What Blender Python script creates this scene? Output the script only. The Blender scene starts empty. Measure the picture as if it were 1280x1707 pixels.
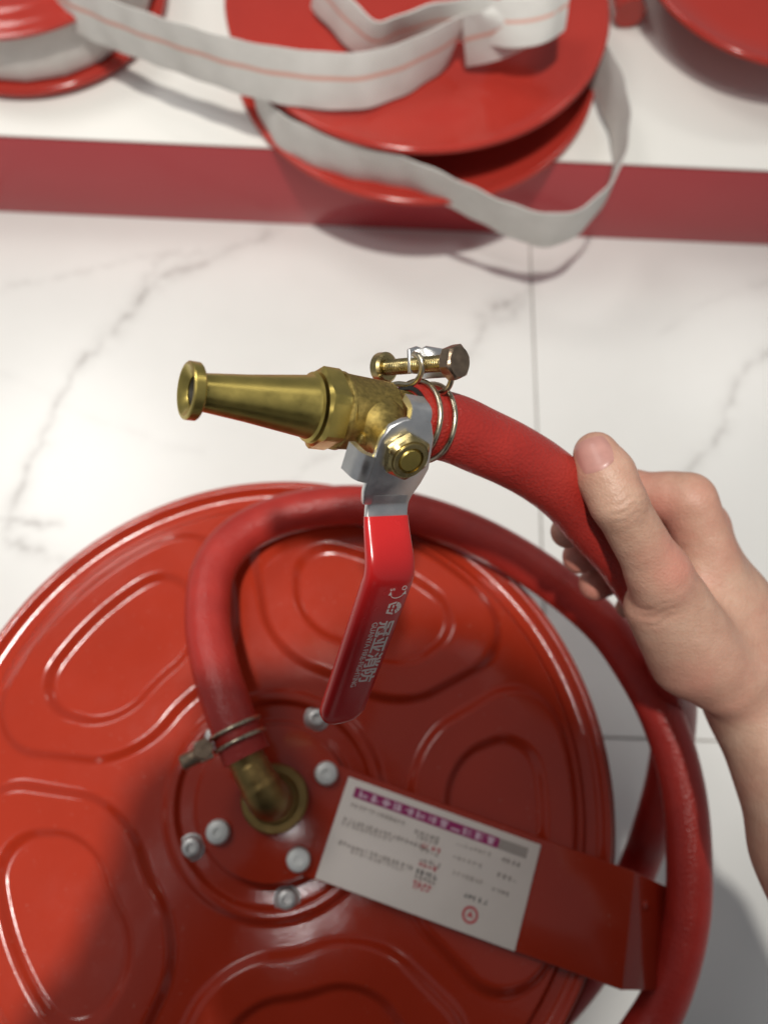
import bpy, bmesh, math, random
import numpy as np
from mathutils import Vector, Matrix
from mathutils.bvhtree import BVHTree

random.seed(7)
rng = np.random.default_rng(7)
SC = bpy.context.scene
COL = SC.collection

# ------------------------------------------------------------------ camera
H = 0.72                               # camera height above the tiled floor
TH, RO, YAW = 1.24824829, 0.10132037, 0.06910759
F_PX, CX, CY = 1282.0, 640.0, 853.5
_f = Vector((math.sin(YAW) * math.cos(TH), math.cos(YAW) * math.cos(TH), -math.sin(TH)))
_r0 = Vector((math.cos(YAW), -math.sin(YAW), 0))
_u0 = _r0.cross(_f)
_r = _r0 * math.cos(RO) + _u0 * math.sin(RO)
_u = -_r0 * math.sin(RO) + _u0 * math.cos(RO)
CAM = Vector((0, 0, H))
cam_d = bpy.data.cameras.new('camera')
cam = bpy.data.objects.new('camera', cam_d)
COL.objects.link(cam)
M = Matrix((_r, _u, -_f)).transposed().to_4x4()
M.translation = CAM
cam.matrix_world = M
cam_d.sensor_fit = 'HORIZONTAL'
cam_d.sensor_width = 36.0
cam_d.lens = 36.0 * F_PX / 1280.0
cam_d.clip_start = 0.02
cam_d.clip_end = 60
cam_d.dof.use_dof = True
cam_d.dof.focus_distance = 0.272
cam_d.dof.aperture_fstop = 9.0
SC.camera = cam

# ------------------------------------------------------------------ world, lamps, exposure
world = bpy.data.worlds.new('World')
SC.world = world
world.use_nodes = True
bg = world.node_tree.nodes['Background']
bg.inputs['Color'].default_value = (0.92, 0.95, 1.0, 1)
bg.inputs['Strength'].default_value = 0.225

def area_lamp(name, loc, target, size, power, color, size_y=None):
    d = bpy.data.lights.new(name, 'AREA')
    d.shape = 'DISK' if size_y is None else 'RECTANGLE'
    d.size = size
    if size_y: d.size_y = size_y
    d.energy = power
    d.color = color
    o = bpy.data.objects.new(name, d)
    COL.objects.link(o)
    o.location = loc
    o.rotation_euler = (Vector(target) - Vector(loc)).to_track_quat('-Z', 'Y').to_euler()
    return o

sp_d = bpy.data.lights.new('track_spot', 'SPOT')
sp_d.energy = 165; sp_d.color = (1.0, 0.96, 0.895); sp_d.shadow_soft_size = 0.05
sp_d.spot_size = math.radians(52); sp_d.spot_blend = 1.0
sp_o = bpy.data.objects.new('track_spot', sp_d); COL.objects.link(sp_o)
sp_o.location = (-0.07, -0.15, 2.5)
sp_o.rotation_euler = (Vector((-0.22, 0.30, 0.1)) - Vector(sp_o.location)).to_track_quat('-Z', 'Y').to_euler()
area_lamp('ceiling_panel', (-0.30, -0.50, 2.6), (-0.2, -0.2, 0), 0.28, 7.5, (1.0, 0.95, 0.94), 0.28)
area_lamp('ceiling_panel', (-1.3, 1.25, 2.5), (0, 0.3, 0), 0.8, 16, (1.0, 0.96, 0.92), 0.8)
area_lamp('ceiling_panel', (1.8, 1.9, 2.6), (0, 0.3, 0), 0.5, 5, (1.0, 0.95, 0.88), 0.5)
SC.view_settings.view_transform = 'Standard'
SC.view_settings.look = 'None'
SC.view_settings.exposure = 0.0
SC.view_settings.gamma = 1.0
SC.view_settings.use_curve_mapping = False
SC.render.engine = 'CYCLES'
SC.cycles.use_denoising = True
SC.cycles.max_bounces = 8

# ------------------------------------------------------------------ point helpers
def ray(px, py):
    return _f + _r * ((px - CX) / F_PX) - _u * ((py - CY) / F_PX)
def cp(px, py, Z):                       # point at depth Z along the view axis
    return CAM + ray(px, py) * Z
def at(px, py, z):                       # point at height z
    d = ray(px, py)
    return CAM + d * ((z - H) / d.z)
def plane_pt(px, py, p0, n):             # point in a given plane of the object
    d = ray(px, py)
    return CAM + d * ((p0 - CAM).dot(n) / d.dot(n))

# ------------------------------------------------------------------ materials
def new_mat(name):
    m = bpy.data.materials.new(name)
    m.use_nodes = True
    nt = m.node_tree
    return m, nt, nt.nodes['Principled BSDF']
def N(nt, t, **kw):
    n = nt.nodes.new(t)
    for k, v in kw.items():
        if k in n.inputs.keys() if hasattr(n.inputs, 'keys') else False:
            n.inputs[k].default_value = v
        else:
            setattr(n, k, v)
    return n
def noise(nt, scale, detail=4, rough=0.55, coord='Object', distort=0.0, stretch=None):
    tc = nt.nodes.new('ShaderNodeTexCoord')
    n = nt.nodes.new('ShaderNodeTexNoise')
    n.inputs['Scale'].default_value = scale
    n.inputs['Detail'].default_value = detail
    n.inputs['Roughness'].default_value = rough
    n.inputs['Distortion'].default_value = distort
    if stretch:
        mp = nt.nodes.new('ShaderNodeMapping')
        mp.inputs['Scale'].default_value = stretch
        nt.links.new(tc.outputs[coord], mp.inputs['Vector'])
        nt.links.new(mp.outputs['Vector'], n.inputs['Vector'])
    else:
        nt.links.new(tc.outputs[coord], n.inputs['Vector'])
    return n
def ramp(nt, src, stops):
    r = nt.nodes.new('ShaderNodeValToRGB')
    el = r.color_ramp.elements
    while len(el) < len(stops): el.new(0.5)
    for e, (p, c) in zip(el, stops):
        e.position = p
        e.color = c if len(c) == 4 else (*c, 1)
    nt.links.new(src, r.inputs['Fac'])
    return r
def bump(nt, p, src, strength, dist):
    b = nt.nodes.new('ShaderNodeBump')
    b.inputs['Strength'].default_value = strength
    b.inputs['Distance'].default_value = dist
    nt.links.new(src, b.inputs['Height'])
    nt.links.new(b.outputs['Normal'], p.inputs['Normal'])
    return b
def simple(name, col, rough=0.4, metal=0.0, vary=0.08, nscale=60, bscale=0, bstr=0.2, bdist=0.0003, coat=0.0, rvar=0.08, spec=0.5):
    m, nt, p = new_mat(name)
    n = noise(nt, nscale, 5)
    lo = tuple(max(0, c * (1 - vary)) for c in col)
    hi = tuple(min(1, c * (1 + vary)) for c in col)
    r = ramp(nt, n.outputs['Fac'], [(0.3, lo), (0.7, hi)])
    nt.links.new(r.outputs['Color'], p.inputs['Base Color'])
    rr = ramp(nt, n.outputs['Fac'], [(0.25, (rough - rvar,) * 3), (0.75, (rough + rvar,) * 3)])
    nt.links.new(rr.outputs['Color'], p.inputs['Roughness'])
    p.inputs['Metallic'].default_value = metal
    p.inputs['Coat Weight'].default_value = coat
    p.inputs['Coat Roughness'].default_value = 0.12
    p.inputs['Specular IOR Level'].default_value = spec
    if bscale:
        b = noise(nt, bscale, 3)
        bump(nt, p, b.outputs['Fac'], bstr, bdist)
    return m

MT = {}
def paint_material(name, col, r0, r1):
    m, nt, p = new_mat(name)
    n = noise(nt, 9, 6, 0.62)
    c = ramp(nt, n.outputs['Fac'], [(0.3, tuple(q * 0.92 for q in col)), (0.7, tuple(q * 1.06 for q in col))])
    # sparse dust specks
    sp = noise(nt, 520, 2, 0.5)
    sr = ramp(nt, sp.outputs['Fac'], [(0.70, (0, 0, 0)), (0.78, (0.25, 0.25, 0.25))])
    mx = nt.nodes.new('ShaderNodeMixRGB'); mx.inputs['Color2'].default_value = (0.45, 0.34, 0.28, 1)
    nt.links.new(sr.outputs['Color'], mx.inputs['Fac']); nt.links.new(c.outputs['Color'], mx.inputs['Color1'])
    nt.links.new(mx.outputs['Color'], p.inputs['Base Color'])
    n2 = noise(nt, 22, 7, 0.7)
    rr = ramp(nt, n2.outputs['Fac'], [(0.35, (r0,) * 3), (0.68, (r1,) * 3)])
    nt.links.new(rr.outputs['Color'], p.inputs['Roughness'])
    b = noise(nt, 430, 3)
    b1 = nt.nodes.new('ShaderNodeBump'); b1.inputs['Strength'].default_value = 0.12; b1.inputs['Distance'].default_value = 0.0004
    nt.links.new(b.outputs['Fac'], b1.inputs['Height'])
    w = noise(nt, 14, 2)
    b2 = nt.nodes.new('ShaderNodeBump'); b2.inputs['Strength'].default_value = 0.25; b2.inputs['Distance'].default_value = 0.004
    nt.links.new(w.outputs['Fac'], b2.inputs['Height']); nt.links.new(b1.outputs['Normal'], b2.inputs['Normal'])
    nt.links.new(b2.outputs['Normal'], p.inputs['Normal'])
    return m
MT['paint'] = paint_material('red_enamel', (0.37, 0.030, 0.011), 0.10, 0.20)
MT['paint_rear'] = paint_material('red_gloss_enamel', (0.43, 0.036, 0.024), 0.10, 0.20)
MT['brass'] = simple('machined_brass', (0.56, 0.44, 0.125), 0.33, 1.0, vary=0.16, nscale=110, rvar=0.08)
MT['brass_cast'] = simple('cast_brass', (0.38, 0.285, 0.09), 0.44, 1.0, vary=0.28, nscale=700, bscale=2600, bstr=0.5, bdist=0.0003)
MT['brass_old'] = simple('aged_brass', (0.29, 0.20, 0.075), 0.42, 1.0, vary=0.2, nscale=120, bscale=900, bstr=0.3, bdist=0.0004)
MT['bore'] = simple('shade_dark_bore', (0.035, 0.032, 0.024), 0.6, 0.3)  # near-black colour stands in for the shade inside the nozzle hole
MT['nut'] = simple('yellow_zinc_nut', (0.46, 0.37, 0.17), 0.30, 1.0, vary=0.18, nscale=220, rvar=0.1)
MT['zinc'] = simple('yellow_zinc', (0.52, 0.47, 0.35), 0.30, 1.0, vary=0.18, nscale=220, rvar=0.1)
MT['bolt'] = simple('tarnished_bolt', (0.36, 0.27, 0.19), 0.36, 1.0, vary=0.25, nscale=260, bscale=1400, bstr=0.25, bdist=0.0003)
MT['steel'] = simple('brushed_steel', (0.76, 0.76, 0.75), 0.34, 1.0, vary=0.05, nscale=180, bscale=1200, bstr=0.10, bdist=0.0002)
MT['washer'] = simple('zinc_washer', (0.74, 0.76, 0.73), 0.5, 0.25, vary=0.06, nscale=200)
MT['bolt_grey'] = simple('grey_bolt', (0.62, 0.62, 0.60), 0.45, 0.7, vary=0.1, nscale=200)
MT['vinyl'] = simple('red_vinyl_grip', (0.56, 0.017, 0.017), 0.24, vary=0.05, nscale=40, bscale=300, bstr=0.05, bdist=0.0003, coat=0.25)
MT['rubber_black'] = simple('black_rubber_lining', (0.012, 0.014, 0.015), 0.5, vary=0.2)
MT['print'] = simple('pale_print', (0.85, 0.72, 0.68), 0.5, vary=0.06)
MT['paper'] = simple('label_paper', (0.78, 0.71, 0.64), 0.42, vary=0.02)
MT['ink_purple'] = simple('purple_ink', (0.34, 0.016, 0.13), 0.45, vary=0.05)
MT['ink_grey'] = simple('grey_ink', (0.40, 0.35, 0.31), 0.5, vary=0.05)
MT['ink_light'] = simple('pale_grey_ink', (0.52, 0.46, 0.41), 0.5, vary=0.05)
MT['ink_black'] = simple('black_ink', (0.10, 0.09, 0.08), 0.5, vary=0.05)
MT['ink_red'] = simple('red_ink', (0.60, 0.12, 0.13), 0.5, vary=0.05)
MT['ink_white'] = simple('white_ink', (0.72, 0.5, 0.6), 0.5, vary=0.05)
MT['riser'] = simple('red_riser_panel', (0.44, 0.040, 0.048), 0.22, vary=0.04, nscale=6)
MT['grout'] = simple('grey_grout', (0.42, 0.40, 0.37), 0.8, vary=0.15)
MT['cloth_dark'] = simple('dark_cotton', (0.035, 0.037, 0.045), 0.85, vary=0.3, bscale=700, bstr=0.3)
MT['denim'] = simple('denim', (0.03, 0.045, 0.09), 0.85, vary=0.3, bscale=700, bstr=0.3)
MT['hair'] = simple('black_hair', (0.012, 0.010, 0.009), 0.5, vary=0.3, bscale=300, bstr=0.5, bdist=0.002)
MT['phone'] = simple('graphite_glass', (0.03, 0.03, 0.035), 0.15, vary=0.1)

# rubber hose with a fine textile impression
def hose_material():
    m, nt, p = new_mat('red_rubber_hose')
    n = noise(nt, 45, 5)
    r = ramp(nt, n.outputs['Fac'], [(0.3, (0.33, 0.022, 0.016)), (0.7, (0.42, 0.031, 0.022))])
    nt.links.new(r.outputs['Color'], p.inputs['Base Color'])
    p.inputs['Roughness'].default_value = 0.34
    uv = nt.nodes.new('ShaderNodeUVMap'); uv.uv_map = 'UVMap'
    mp = nt.nodes.new('ShaderNodeMapping')
    nt.links.new(uv.outputs['UV'], mp.inputs['Vector'])
    v = nt.nodes.new('ShaderNodeTexVoronoi')
    v.inputs['Scale'].default_value = 1.0
    mp.inputs['Scale'].default_value = (700, 900, 1)
    nt.links.new(mp.outputs['Vector'], v.inputs['Vector'])
    bump(nt, p, v.outputs['Distance'], 0.45, 0.0006)
    return m
MT['hose'] = hose_material()

def fabric_material():
    m, nt, p = new_mat('white_canvas_hose')
    uv = nt.nodes.new('ShaderNodeUVMap'); uv.uv_map = 'UVMap'
    sep = nt.nodes.new('ShaderNodeSeparateXYZ')
    nt.links.new(uv.outputs['UV'], sep.inputs['Vector'])
    # V runs 0..1 across the strap; a woven stripe lies on one side only (U>0 marks the striped run)
    st = ramp(nt, sep.outputs['Y'], [(0.0, (0, 0, 0)), (0.50, (0, 0, 0)), (0.53, (1, 1, 1)), (0.58, (1, 1, 1)), (0.61, (0, 0, 0))])
    gt = nt.nodes.new('ShaderNodeMath'); gt.operation = 'GREATER_THAN'; gt.inputs[1].default_value = 0.0
    nt.links.new(sep.outputs['X'], gt.inputs[0])
    mu = nt.nodes.new('ShaderNodeMath'); mu.operation = 'MULTIPLY'
    nt.links.new(st.outputs['Color'], mu.inputs[0]); nt.links.new(gt.outputs[0], mu.inputs[1])
    mu2 = nt.nodes.new('ShaderNodeMath'); mu2.operation = 'MULTIPLY'; mu2.inputs[1].default_value = 0.75
    nt.links.new(mu.outputs[0], mu2.inputs[0])
    n = noise(nt, 35, 5)
    base = ramp(nt, n.outputs['Fac'], [(0.3, (0.74, 0.72, 0.67)), (0.7, (0.84, 0.82, 0.77))])
    mix = nt.nodes.new('ShaderNodeMixRGB')
    nt.links.new(mu2.outputs[0], mix.inputs['Fac'])
    nt.links.new(base.outputs['Color'], mix.inputs['Color1'])
    mix.inputs['Color2'].default_value = (0.80, 0.34, 0.24, 1)
    nt.links.new(mix.outputs['Color'], p.inputs['Base Color'])
    p.inputs['Roughness'].default_value = 0.75
    w = nt.nodes.new('ShaderNodeTexWave'); w.inputs['Scale'].default_value = 260
    mp = nt.nodes.new('ShaderNodeMapping'); mp.inputs['Scale'].default_value = (1, 0.05, 1)
    nt.links.new(uv.outputs['UV'], mp.inputs['Vector']); nt.links.new(mp.outputs['Vector'], w.inputs['Vector'])
    bump(nt, p, w.outputs['Fac'], 0.6, 0.0008)
    return m
MT['fabric'] = fabric_material()

def tile_material():
    m, nt, p = new_mat('polished_marble_tile')
    a = nt.nodes.new('ShaderNodeAttribute'); a.attribute_name = 'vein'
    n = noise(nt, 26, 6, 0.6)
    md = nt.nodes.new('ShaderNodeMath'); md.operation = 'MULTIPLY'
    nr = ramp(nt, n.outputs['Fac'], [(0.36, (0.12,) * 3), (0.62, (1,) * 3)])
    nt.links.new(a.outputs['Fac'], md.inputs[0]); nt.links.new(nr.outputs['Color'], md.inputs[1])
    n2 = noise(nt, 2.6, 5, 0.6)
    base = ramp(nt, n2.outputs['Fac'], [(0.3, (0.74, 0.742, 0.71)), (0.7, (0.82, 0.825, 0.795))])
    mix = nt.nodes.new('ShaderNodeMixRGB')
    nt.links.new(md.outputs[0], mix.inputs['Fac'])
    nt.links.new(base.outputs['Color'], mix.inputs['Color1'])
    mix.inputs['Color2'].default_value = (0.33, 0.31, 0.29, 1)
    nt.links.new(mix.outputs['Color'], p.inputs['Base Color'])
    p.inputs['Roughness'].default_value = 0.22
    return m
MT['tile'] = tile_material()
MT['panel_white'] = simple('white_platform_panel', (0.80, 0.79, 0.74), 0.30, vary=0.02, nscale=4)

def skin_material():
    m, nt, p = new_mat('skin')
    a = nt.nodes.new('ShaderNodeAttribute'); a.attribute_name = 'redness'
    n = noise(nt, 48, 8, 0.72)
    base = ramp(nt, n.outputs['Fac'], [(0.28, (0.43, 0.235, 0.165)), (0.5, (0.52, 0.315, 0.225)), (0.72, (0.60, 0.395, 0.29))])
    mix = nt.nodes.new('ShaderNodeMixRGB')
    nb = noise(nt, 26, 3, 0.6)
    nbr = ramp(nt, nb.outputs['Fac'], [(0.46, (0, 0, 0)), (0.68, (0.38, 0.38, 0.38))])
    add = nt.nodes.new('ShaderNodeMath'); add.operation = 'ADD'; add.use_clamp = True
    nt.links.new(a.outputs['Fac'], add.inputs[0]); nt.links.new(nbr.outputs['Color'], add.inputs[1])
    nt.links.new(add.outputs[0], mix.inputs['Fac'])
    nt.links.new(base.outputs['Color'], mix.inputs['Color1'])
    mix.inputs['Color2'].default_value = (0.58, 0.22, 0.165, 1)
    nt.links.new(mix.outputs['Color'], p.inputs['Base Color'])
    p.inputs['Roughness'].default_value = 0.50
    p.inputs['Subsurface Weight'].default_value = 0.10
    p.inputs['Subsurface Radius'].default_value = (1.0, 0.35, 0.2)
    p.inputs['Subsurface Scale'].default_value = 0.004
    v = nt.nodes.new('ShaderNodeTexVoronoi'); v.inputs['Scale'].default_value = 900
    tc = nt.nodes.new('ShaderNodeTexCoord'); nt.links.new(tc.outputs['Object'], v.inputs['Vector'])
    b1 = nt.nodes.new('ShaderNodeBump'); b1.inputs['Strength'].default_value = 0.35; b1.inputs['Distance'].default_value = 0.0004
    nt.links.new(v.outputs['Distance'], b1.inputs['Height'])
    n2 = noise(nt, 160, 4)
    b2 = nt.nodes.new('ShaderNodeBump'); b2.inputs['Strength'].default_value = 0.27; b2.inputs['Distance'].default_value = 0.0014
    nt.links.new(n2.outputs['Fac'], b2.inputs['Height']); nt.links.new(b1.outputs['Normal'], b2.inputs['Normal'])
    nt.links.new(b2.outputs['Normal'], p.inputs['Normal'])
    return m
MT['skin'] = skin_material()
MT['nail'] = simple('fingernail', (0.50, 0.255, 0.215), 0.42, vary=0.08, nscale=160, coat=0.05)

# ------------------------------------------------------------------ object helpers
def props(o, label=None, cat=None, group=None, kind=None):
    if label: o['label'] = label
    if cat: o['category'] = cat
    if group: o['group'] = group
    if kind: o['kind'] = kind
    return o
def root(name, loc, label, cat, group=None):
    o = bpy.data.objects.new(name, None)
    o.empty_display_size = 0.02
    o.location = loc
    COL.objects.link(o)
    return props(o, label, cat, group)
def mk(name, verts, faces, mat, parent=None, smooth=True, uv=None, attrs=None, sharp=None):
    me = bpy.data.meshes.new(name)
    me.from_pydata([tuple(v) for v in verts], [], [tuple(f) for f in faces])
    if mat: me.materials.append(mat)
    if uv is not None:
        l = me.uv_layers.new(name='UVMap')
        idx = np.empty(len(me.loops), dtype=np.int32)
        me.loops.foreach_get('vertex_index', idx)
        l.data.foreach_set('uv', np.asarray(uv, dtype=np.float32)[idx].ravel())
    for k, vals in (attrs or {}).items():
        a = me.attributes.new(k, 'FLOAT', 'POINT')
        a.data.foreach_set('value', np.asarray(vals, dtype=np.float32))
    if smooth:
        me.polygons.foreach_set('use_smooth', [True] * len(me.polygons))
    bm = bmesh.new(); bm.from_mesh(me)
    bmesh.ops.recalc_face_normals(bm, faces=bm.faces)
    bm.to_mesh(me); bm.free()
    if smooth and sharp:
        me.set_sharp_from_angle(angle=math.radians(sharp))
    me.update()
    o = bpy.data.objects.new(name, me)
    COL.objects.link(o)
    if parent:
        o.parent = parent
        o.matrix_parent_inverse = Matrix.Translation(-Vector(parent.location)) if parent.type == 'EMPTY' else Matrix()
    return o

def frame(axis):
    a = Vector(axis).normalized()
    t = Vector((0, 0, 1)) if abs(a.z) < 0.9 else Vector((1, 0, 0))
    x = a.cross(t).normalized()
    return a, x, a.cross(x).normalized()

def lathe_data(origin, axis, prof, n=48, xdir=None):
    """prof: list of (distance along axis, radius); ends with radius 0 close up"""
    a, x, y = frame(axis)
    if xdir is not None:
        x = (Vector(xdir) - a * a.dot(Vector(xdir))).normalized(); y = a.cross(x)
    o = Vector(origin); V = []; Fc = []
    for (d, r) in prof:
        for i in range(n):
            t = 2 * math.pi * i / n
            V.append(o + a * d + x * (r * math.cos(t)) + y * (r * math.sin(t)))
    for k in range(len(prof) - 1):
        for i in range(n):
            j = (i + 1) % n
            Fc.append((k * n + i, k * n + j, (k + 1) * n + j, (k + 1) * n + i))
    return V, Fc
def lathe(name, origin, axis, prof, mat, parent, n=48, xdir=None, sharp=35):
    V, Fc = lathe_data(origin, axis, prof, n, xdir)
    # closing caps
    if prof[0][1] > 0: Fc.append(tuple(range(n))[::-1])
    if prof[-1][1] > 0: Fc.append(tuple(range((len(prof) - 1) * n, len(prof) * n)))
    return mk(name, V, Fc, mat, parent, True, sharp=sharp)

def catmull(pts, per=10):
    P = [Vector(p) for p in pts]
    P = [P[0] * 2 - P[1]] + P + [P[-1] * 2 - P[-2]]
    out = []
    for i in range(1, len(P) - 2):
        p0, p1, p2, p3 = P[i - 1], P[i], P[i + 1], P[i + 2]
        for k in range(per):
            t = k / per
            out.append(0.5 * ((2 * p1) + (p2 - p0) * t + (2 * p0 - 5 * p1 + 4 * p2 - p3) * t * t + (3 * p1 - p0 - 3 * p2 + p3) * t ** 3))
    out.append(P[-2].copy())
    return out
def tube_data(path, rad, n=28, closed=False):
    """rad: number or list; returns verts, faces, uv (u metres along, v metres round)"""
    P = [Vector(p) for p in path]; m = len(P)
    R = rad if isinstance(rad, (list, tuple)) else [rad] * m
    V = []; Fc = []; UV = []
    tang = []
    for i in range(m):
        if closed: t = P[(i + 1) % m] - P[i - 1]
        else: t = P[min(i + 1, m - 1)] - P[max(i - 1, 0)]
        tang.append(t.normalized())
    _, x, _ = frame(tang[0])
    s = 0
    for i in range(m):
        t = tang[i]
        x = (x - t * x.dot(t)).normalized()
        y = t.cross(x)
        if i: s += (P[i] - P[i - 1]).length
        for k in range(n):
            a = 2 * math.pi * k / n
            V.append(P[i] + x * (R[i] * math.cos(a)) + y * (R[i] * math.sin(a)))
            UV.append((s + 1.0, min(k, n - k) / n * 2 * math.pi * R[i]))
    rings = m if closed else m - 1
    for i in range(rings):
        i2 = (i + 1) % m
        for k in range(n):
            k2 = (k + 1) % n
            Fc.append((i * n + k, i * n + k2, i2 * n + k2, i2 * n + k))
    if not closed:
        Fc.append(tuple(range(n))[::-1]); Fc.append(tuple(range((m - 1) * n, m * n)))
    return V, Fc, UV
def tube(name, path, rad, mat, parent, n=28, closed=False, sharp=50):
    V, Fc, UV = tube_data(path, rad, n, closed)
    return mk(name, V, Fc, mat, parent, True, uv=UV, sharp=sharp)
def prism(name, outline, depth_vec, mat, parent, bevel=0.0, smooth=False, seg=2):
    n = len(outline)
    V = [Vector(p) for p in outline] + [Vector(p) + Vector(depth_vec) for p in outline]
    Fc = [tuple(range(n))[::-1], tuple(range(n, 2 * n))] + [(i, (i + 1) % n, n + (i + 1) % n, n + i) for i in range(n)]
    o = mk(name, V, Fc, mat, parent, smooth, sharp=35)
    if bevel:
        bm = bmesh.new(); bm.from_mesh(o.data)
        ed = [e for e in bm.edges if len(e.link_faces) == 2 and e.calc_face_angle(0) > 0.6]
        bmesh.ops.bevel(bm, geom=ed, offset=bevel, segments=seg, profile=0.5, affect='EDGES', clamp_overlap=True)
        for f in bm.faces: f.smooth = True
        bm.to_mesh(o.data); bm.free()
        o.data.set_sharp_from_angle(angle=math.radians(45))
    return o
def box(name, lo, hi, mat, parent, bevel=0.0):
    x0, y0, z0 = lo; x1, y1, z1 = hi
    return prism(name, [(x0, y0, z0), (x1, y0, z0), (x1, y1, z0), (x0, y1, z0)], (0, 0, z1 - z0), mat, parent, bevel)
def hexagon(c, axis, r, xdir=None, n=6, rot=0.0):
    a, x, y = frame(axis)
    if xdir is not None:
        x = (Vector(xdir) - a * a.dot(Vector(xdir))).normalized(); y = a.cross(x)
    return [Vector(c) + x * (r * math.cos(2 * math.pi * i / n + rot)) + y * (r * math.sin(2 * math.pi * i / n + rot)) for i in range(n)]
def hex_chamfered(name, c, axis, r, h, mat, parent, rot=0.0, cham=0.12, xdir=None, bore=0.0):
    """hexagon head with turned chamfers on both ends: lathe rings clipped by the hex"""
    a, x, y = frame(axis)
    if xdir is not None:
        x = (Vector(xdir) - a * a.dot(Vector(xdir))).normalized(); y = a.cross(x)
    n = 48; V = []; Fc = []
    def ring(d, rr):
        for i in range(n):
            t = 2 * math.pi * i / n
            u = (t - rot) % (math.pi / 3) - math.pi / 6
            lim = r * math.cos(math.pi / 6) / math.cos(u)
            q = min(rr, lim)
            V.append(Vector(c) + a * d + x * (q * math.cos(t)) + y * (q * math.sin(t)))
    flat = r * math.cos(math.pi / 6)
    prof = [(0, flat * 0.97), (h * cham, r * 0.97), (h * cham * 1.3, r), (h * (1 - cham * 1.3), r), (h * (1 - cham), r * 0.97), (h, flat * 0.93)]
    if bore: prof = prof + [(h * 0.97, bore), (0, bore)]
    for d, rr in prof: ring(d, rr)
    m = len(prof)
    for k in range(m - 1):
        for i in range(n):
            j = (i + 1) % n
            Fc.append((k * n + i, k * n + j, (k + 1) * n + j, (k + 1) * n + i))
    Fc.append(tuple(range(n))[::-1])
    Fc.append(tuple(range((m - 1) * n, m * n)))
    return mk(name, V, Fc, mat, parent, True, sharp=25)
def thread(name, p0, p1, r, pitch, mat, parent, n=20):
    """a screw thread: rings with alternating radius, slightly helical"""
    p0, p1 = Vector(p0), Vector(p1)
    a, x, y = frame(p1 - p0); Ln = (p1 - p0).length
    m = max(2, int(Ln / pitch) * 4); V = []; Fc = []
    for k in range(m + 1):
        for i in range(n):
            t = 2 * math.pi * i / n
            d = Ln * k / m
            ph = (d / pitch - i / n)
            rr = r - 0.16 * r * (0.5 + 0.5 * math.cos(2 * math.pi * ph))
            V.append(p0 + a * d + x * (rr * math.cos(t)) + y * (rr * math.sin(t)))
    for k in range(m):
        for i in range(n):
            j = (i + 1) % n
            Fc.append((k * n + i, k * n + j, (k + 1) * n + j, (k + 1) * n + i))
    Fc.append(tuple(range(n))[::-1]); Fc.append(tuple(range(m * n, (m + 1) * n)))
    return mk(name, V, Fc, mat, parent, True)
def ribbon(name, cents, widths, thick, mat, parent, stripe=True, per=8):
    """a woven strap: centre line + full width vector at each station"""
    C_ = catmull(cents, per); W_ = catmull(widths, per); m = len(C_)
    nv = 7; V = []; UV = []; Fc = []; s = 0
    for i in range(m):
        t = (C_[min(i + 1, m - 1)] - C_[max(i - 1, 0)]).normalized()
        w = W_[i]
        nrm = t.cross(w).normalized()
        if i: s += (C_[i] - C_[i - 1]).length
        for side in (1, -1):
            for k in range(nv):
                v = k / (nv - 1)
                th = thick * 0.5 * (1.0 - 0.55 * abs(2 * v - 1) ** 6)
                wob = 0.0007 * math.sin(s * 160 + v * 3)
                V.append(C_[i] + w * (v - 0.5) + nrm * (side * th + wob))
                UV.append(((s if stripe else -s) + (0.01 if stripe else -0.01), v))
    q = 2 * nv
    for i in range(m - 1):
        a, b = i * q, (i + 1) * q
        for k in range(nv - 1):
            Fc.append((a + k, a + k + 1, b + k + 1, b + k))
            Fc.append((a + nv + k + 1, a + nv + k, b + nv + k, b + nv + k + 1))
        Fc.append((a, a + nv, b + nv, b)); Fc.append((a + nv - 1, b + nv - 1, b + 2 * nv - 1, a + 2 * nv - 1))
    for a in (0, (m - 1) * q):
        for k in range(nv - 1):
            Fc.append((a + k, a + k + 1, a + nv + k + 1, a + nv + k))
    return mk(name, V, Fc, mat, parent, True, uv=UV, sharp=70)
def text_mesh(name, s, origin, xd, yd, size, mat, parent, offset=0.0, xs=1.0, center=False, extrude=0.00006):
    cu = bpy.data.curves.new(name, 'FONT')
    cu.body = s; cu.size = size; cu.offset = offset; cu.extrude = extrude
    if center: cu.align_x = 'CENTER'
    ob = bpy.data.objects.new(name, cu); COL.objects.link(ob)
    dg = bpy.context.evaluated_depsgraph_get()
    me = bpy.data.meshes.new_from_object(ob.evaluated_get(dg))
    COL.objects.unlink(ob); bpy.data.objects.remove(ob)
    xd = Vector(xd).normalized(); yd = Vector(yd).normalized(); zd = xd.cross(yd)
    V = [Vector(origin) + xd * (v.co.x * xs) + yd * v.co.y + zd * v.co.z for v in me.vertices]
    Fc = [tuple(p.vertices) for p in me.polygons]
    return mk(name, V, Fc, mat, parent, False)

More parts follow.
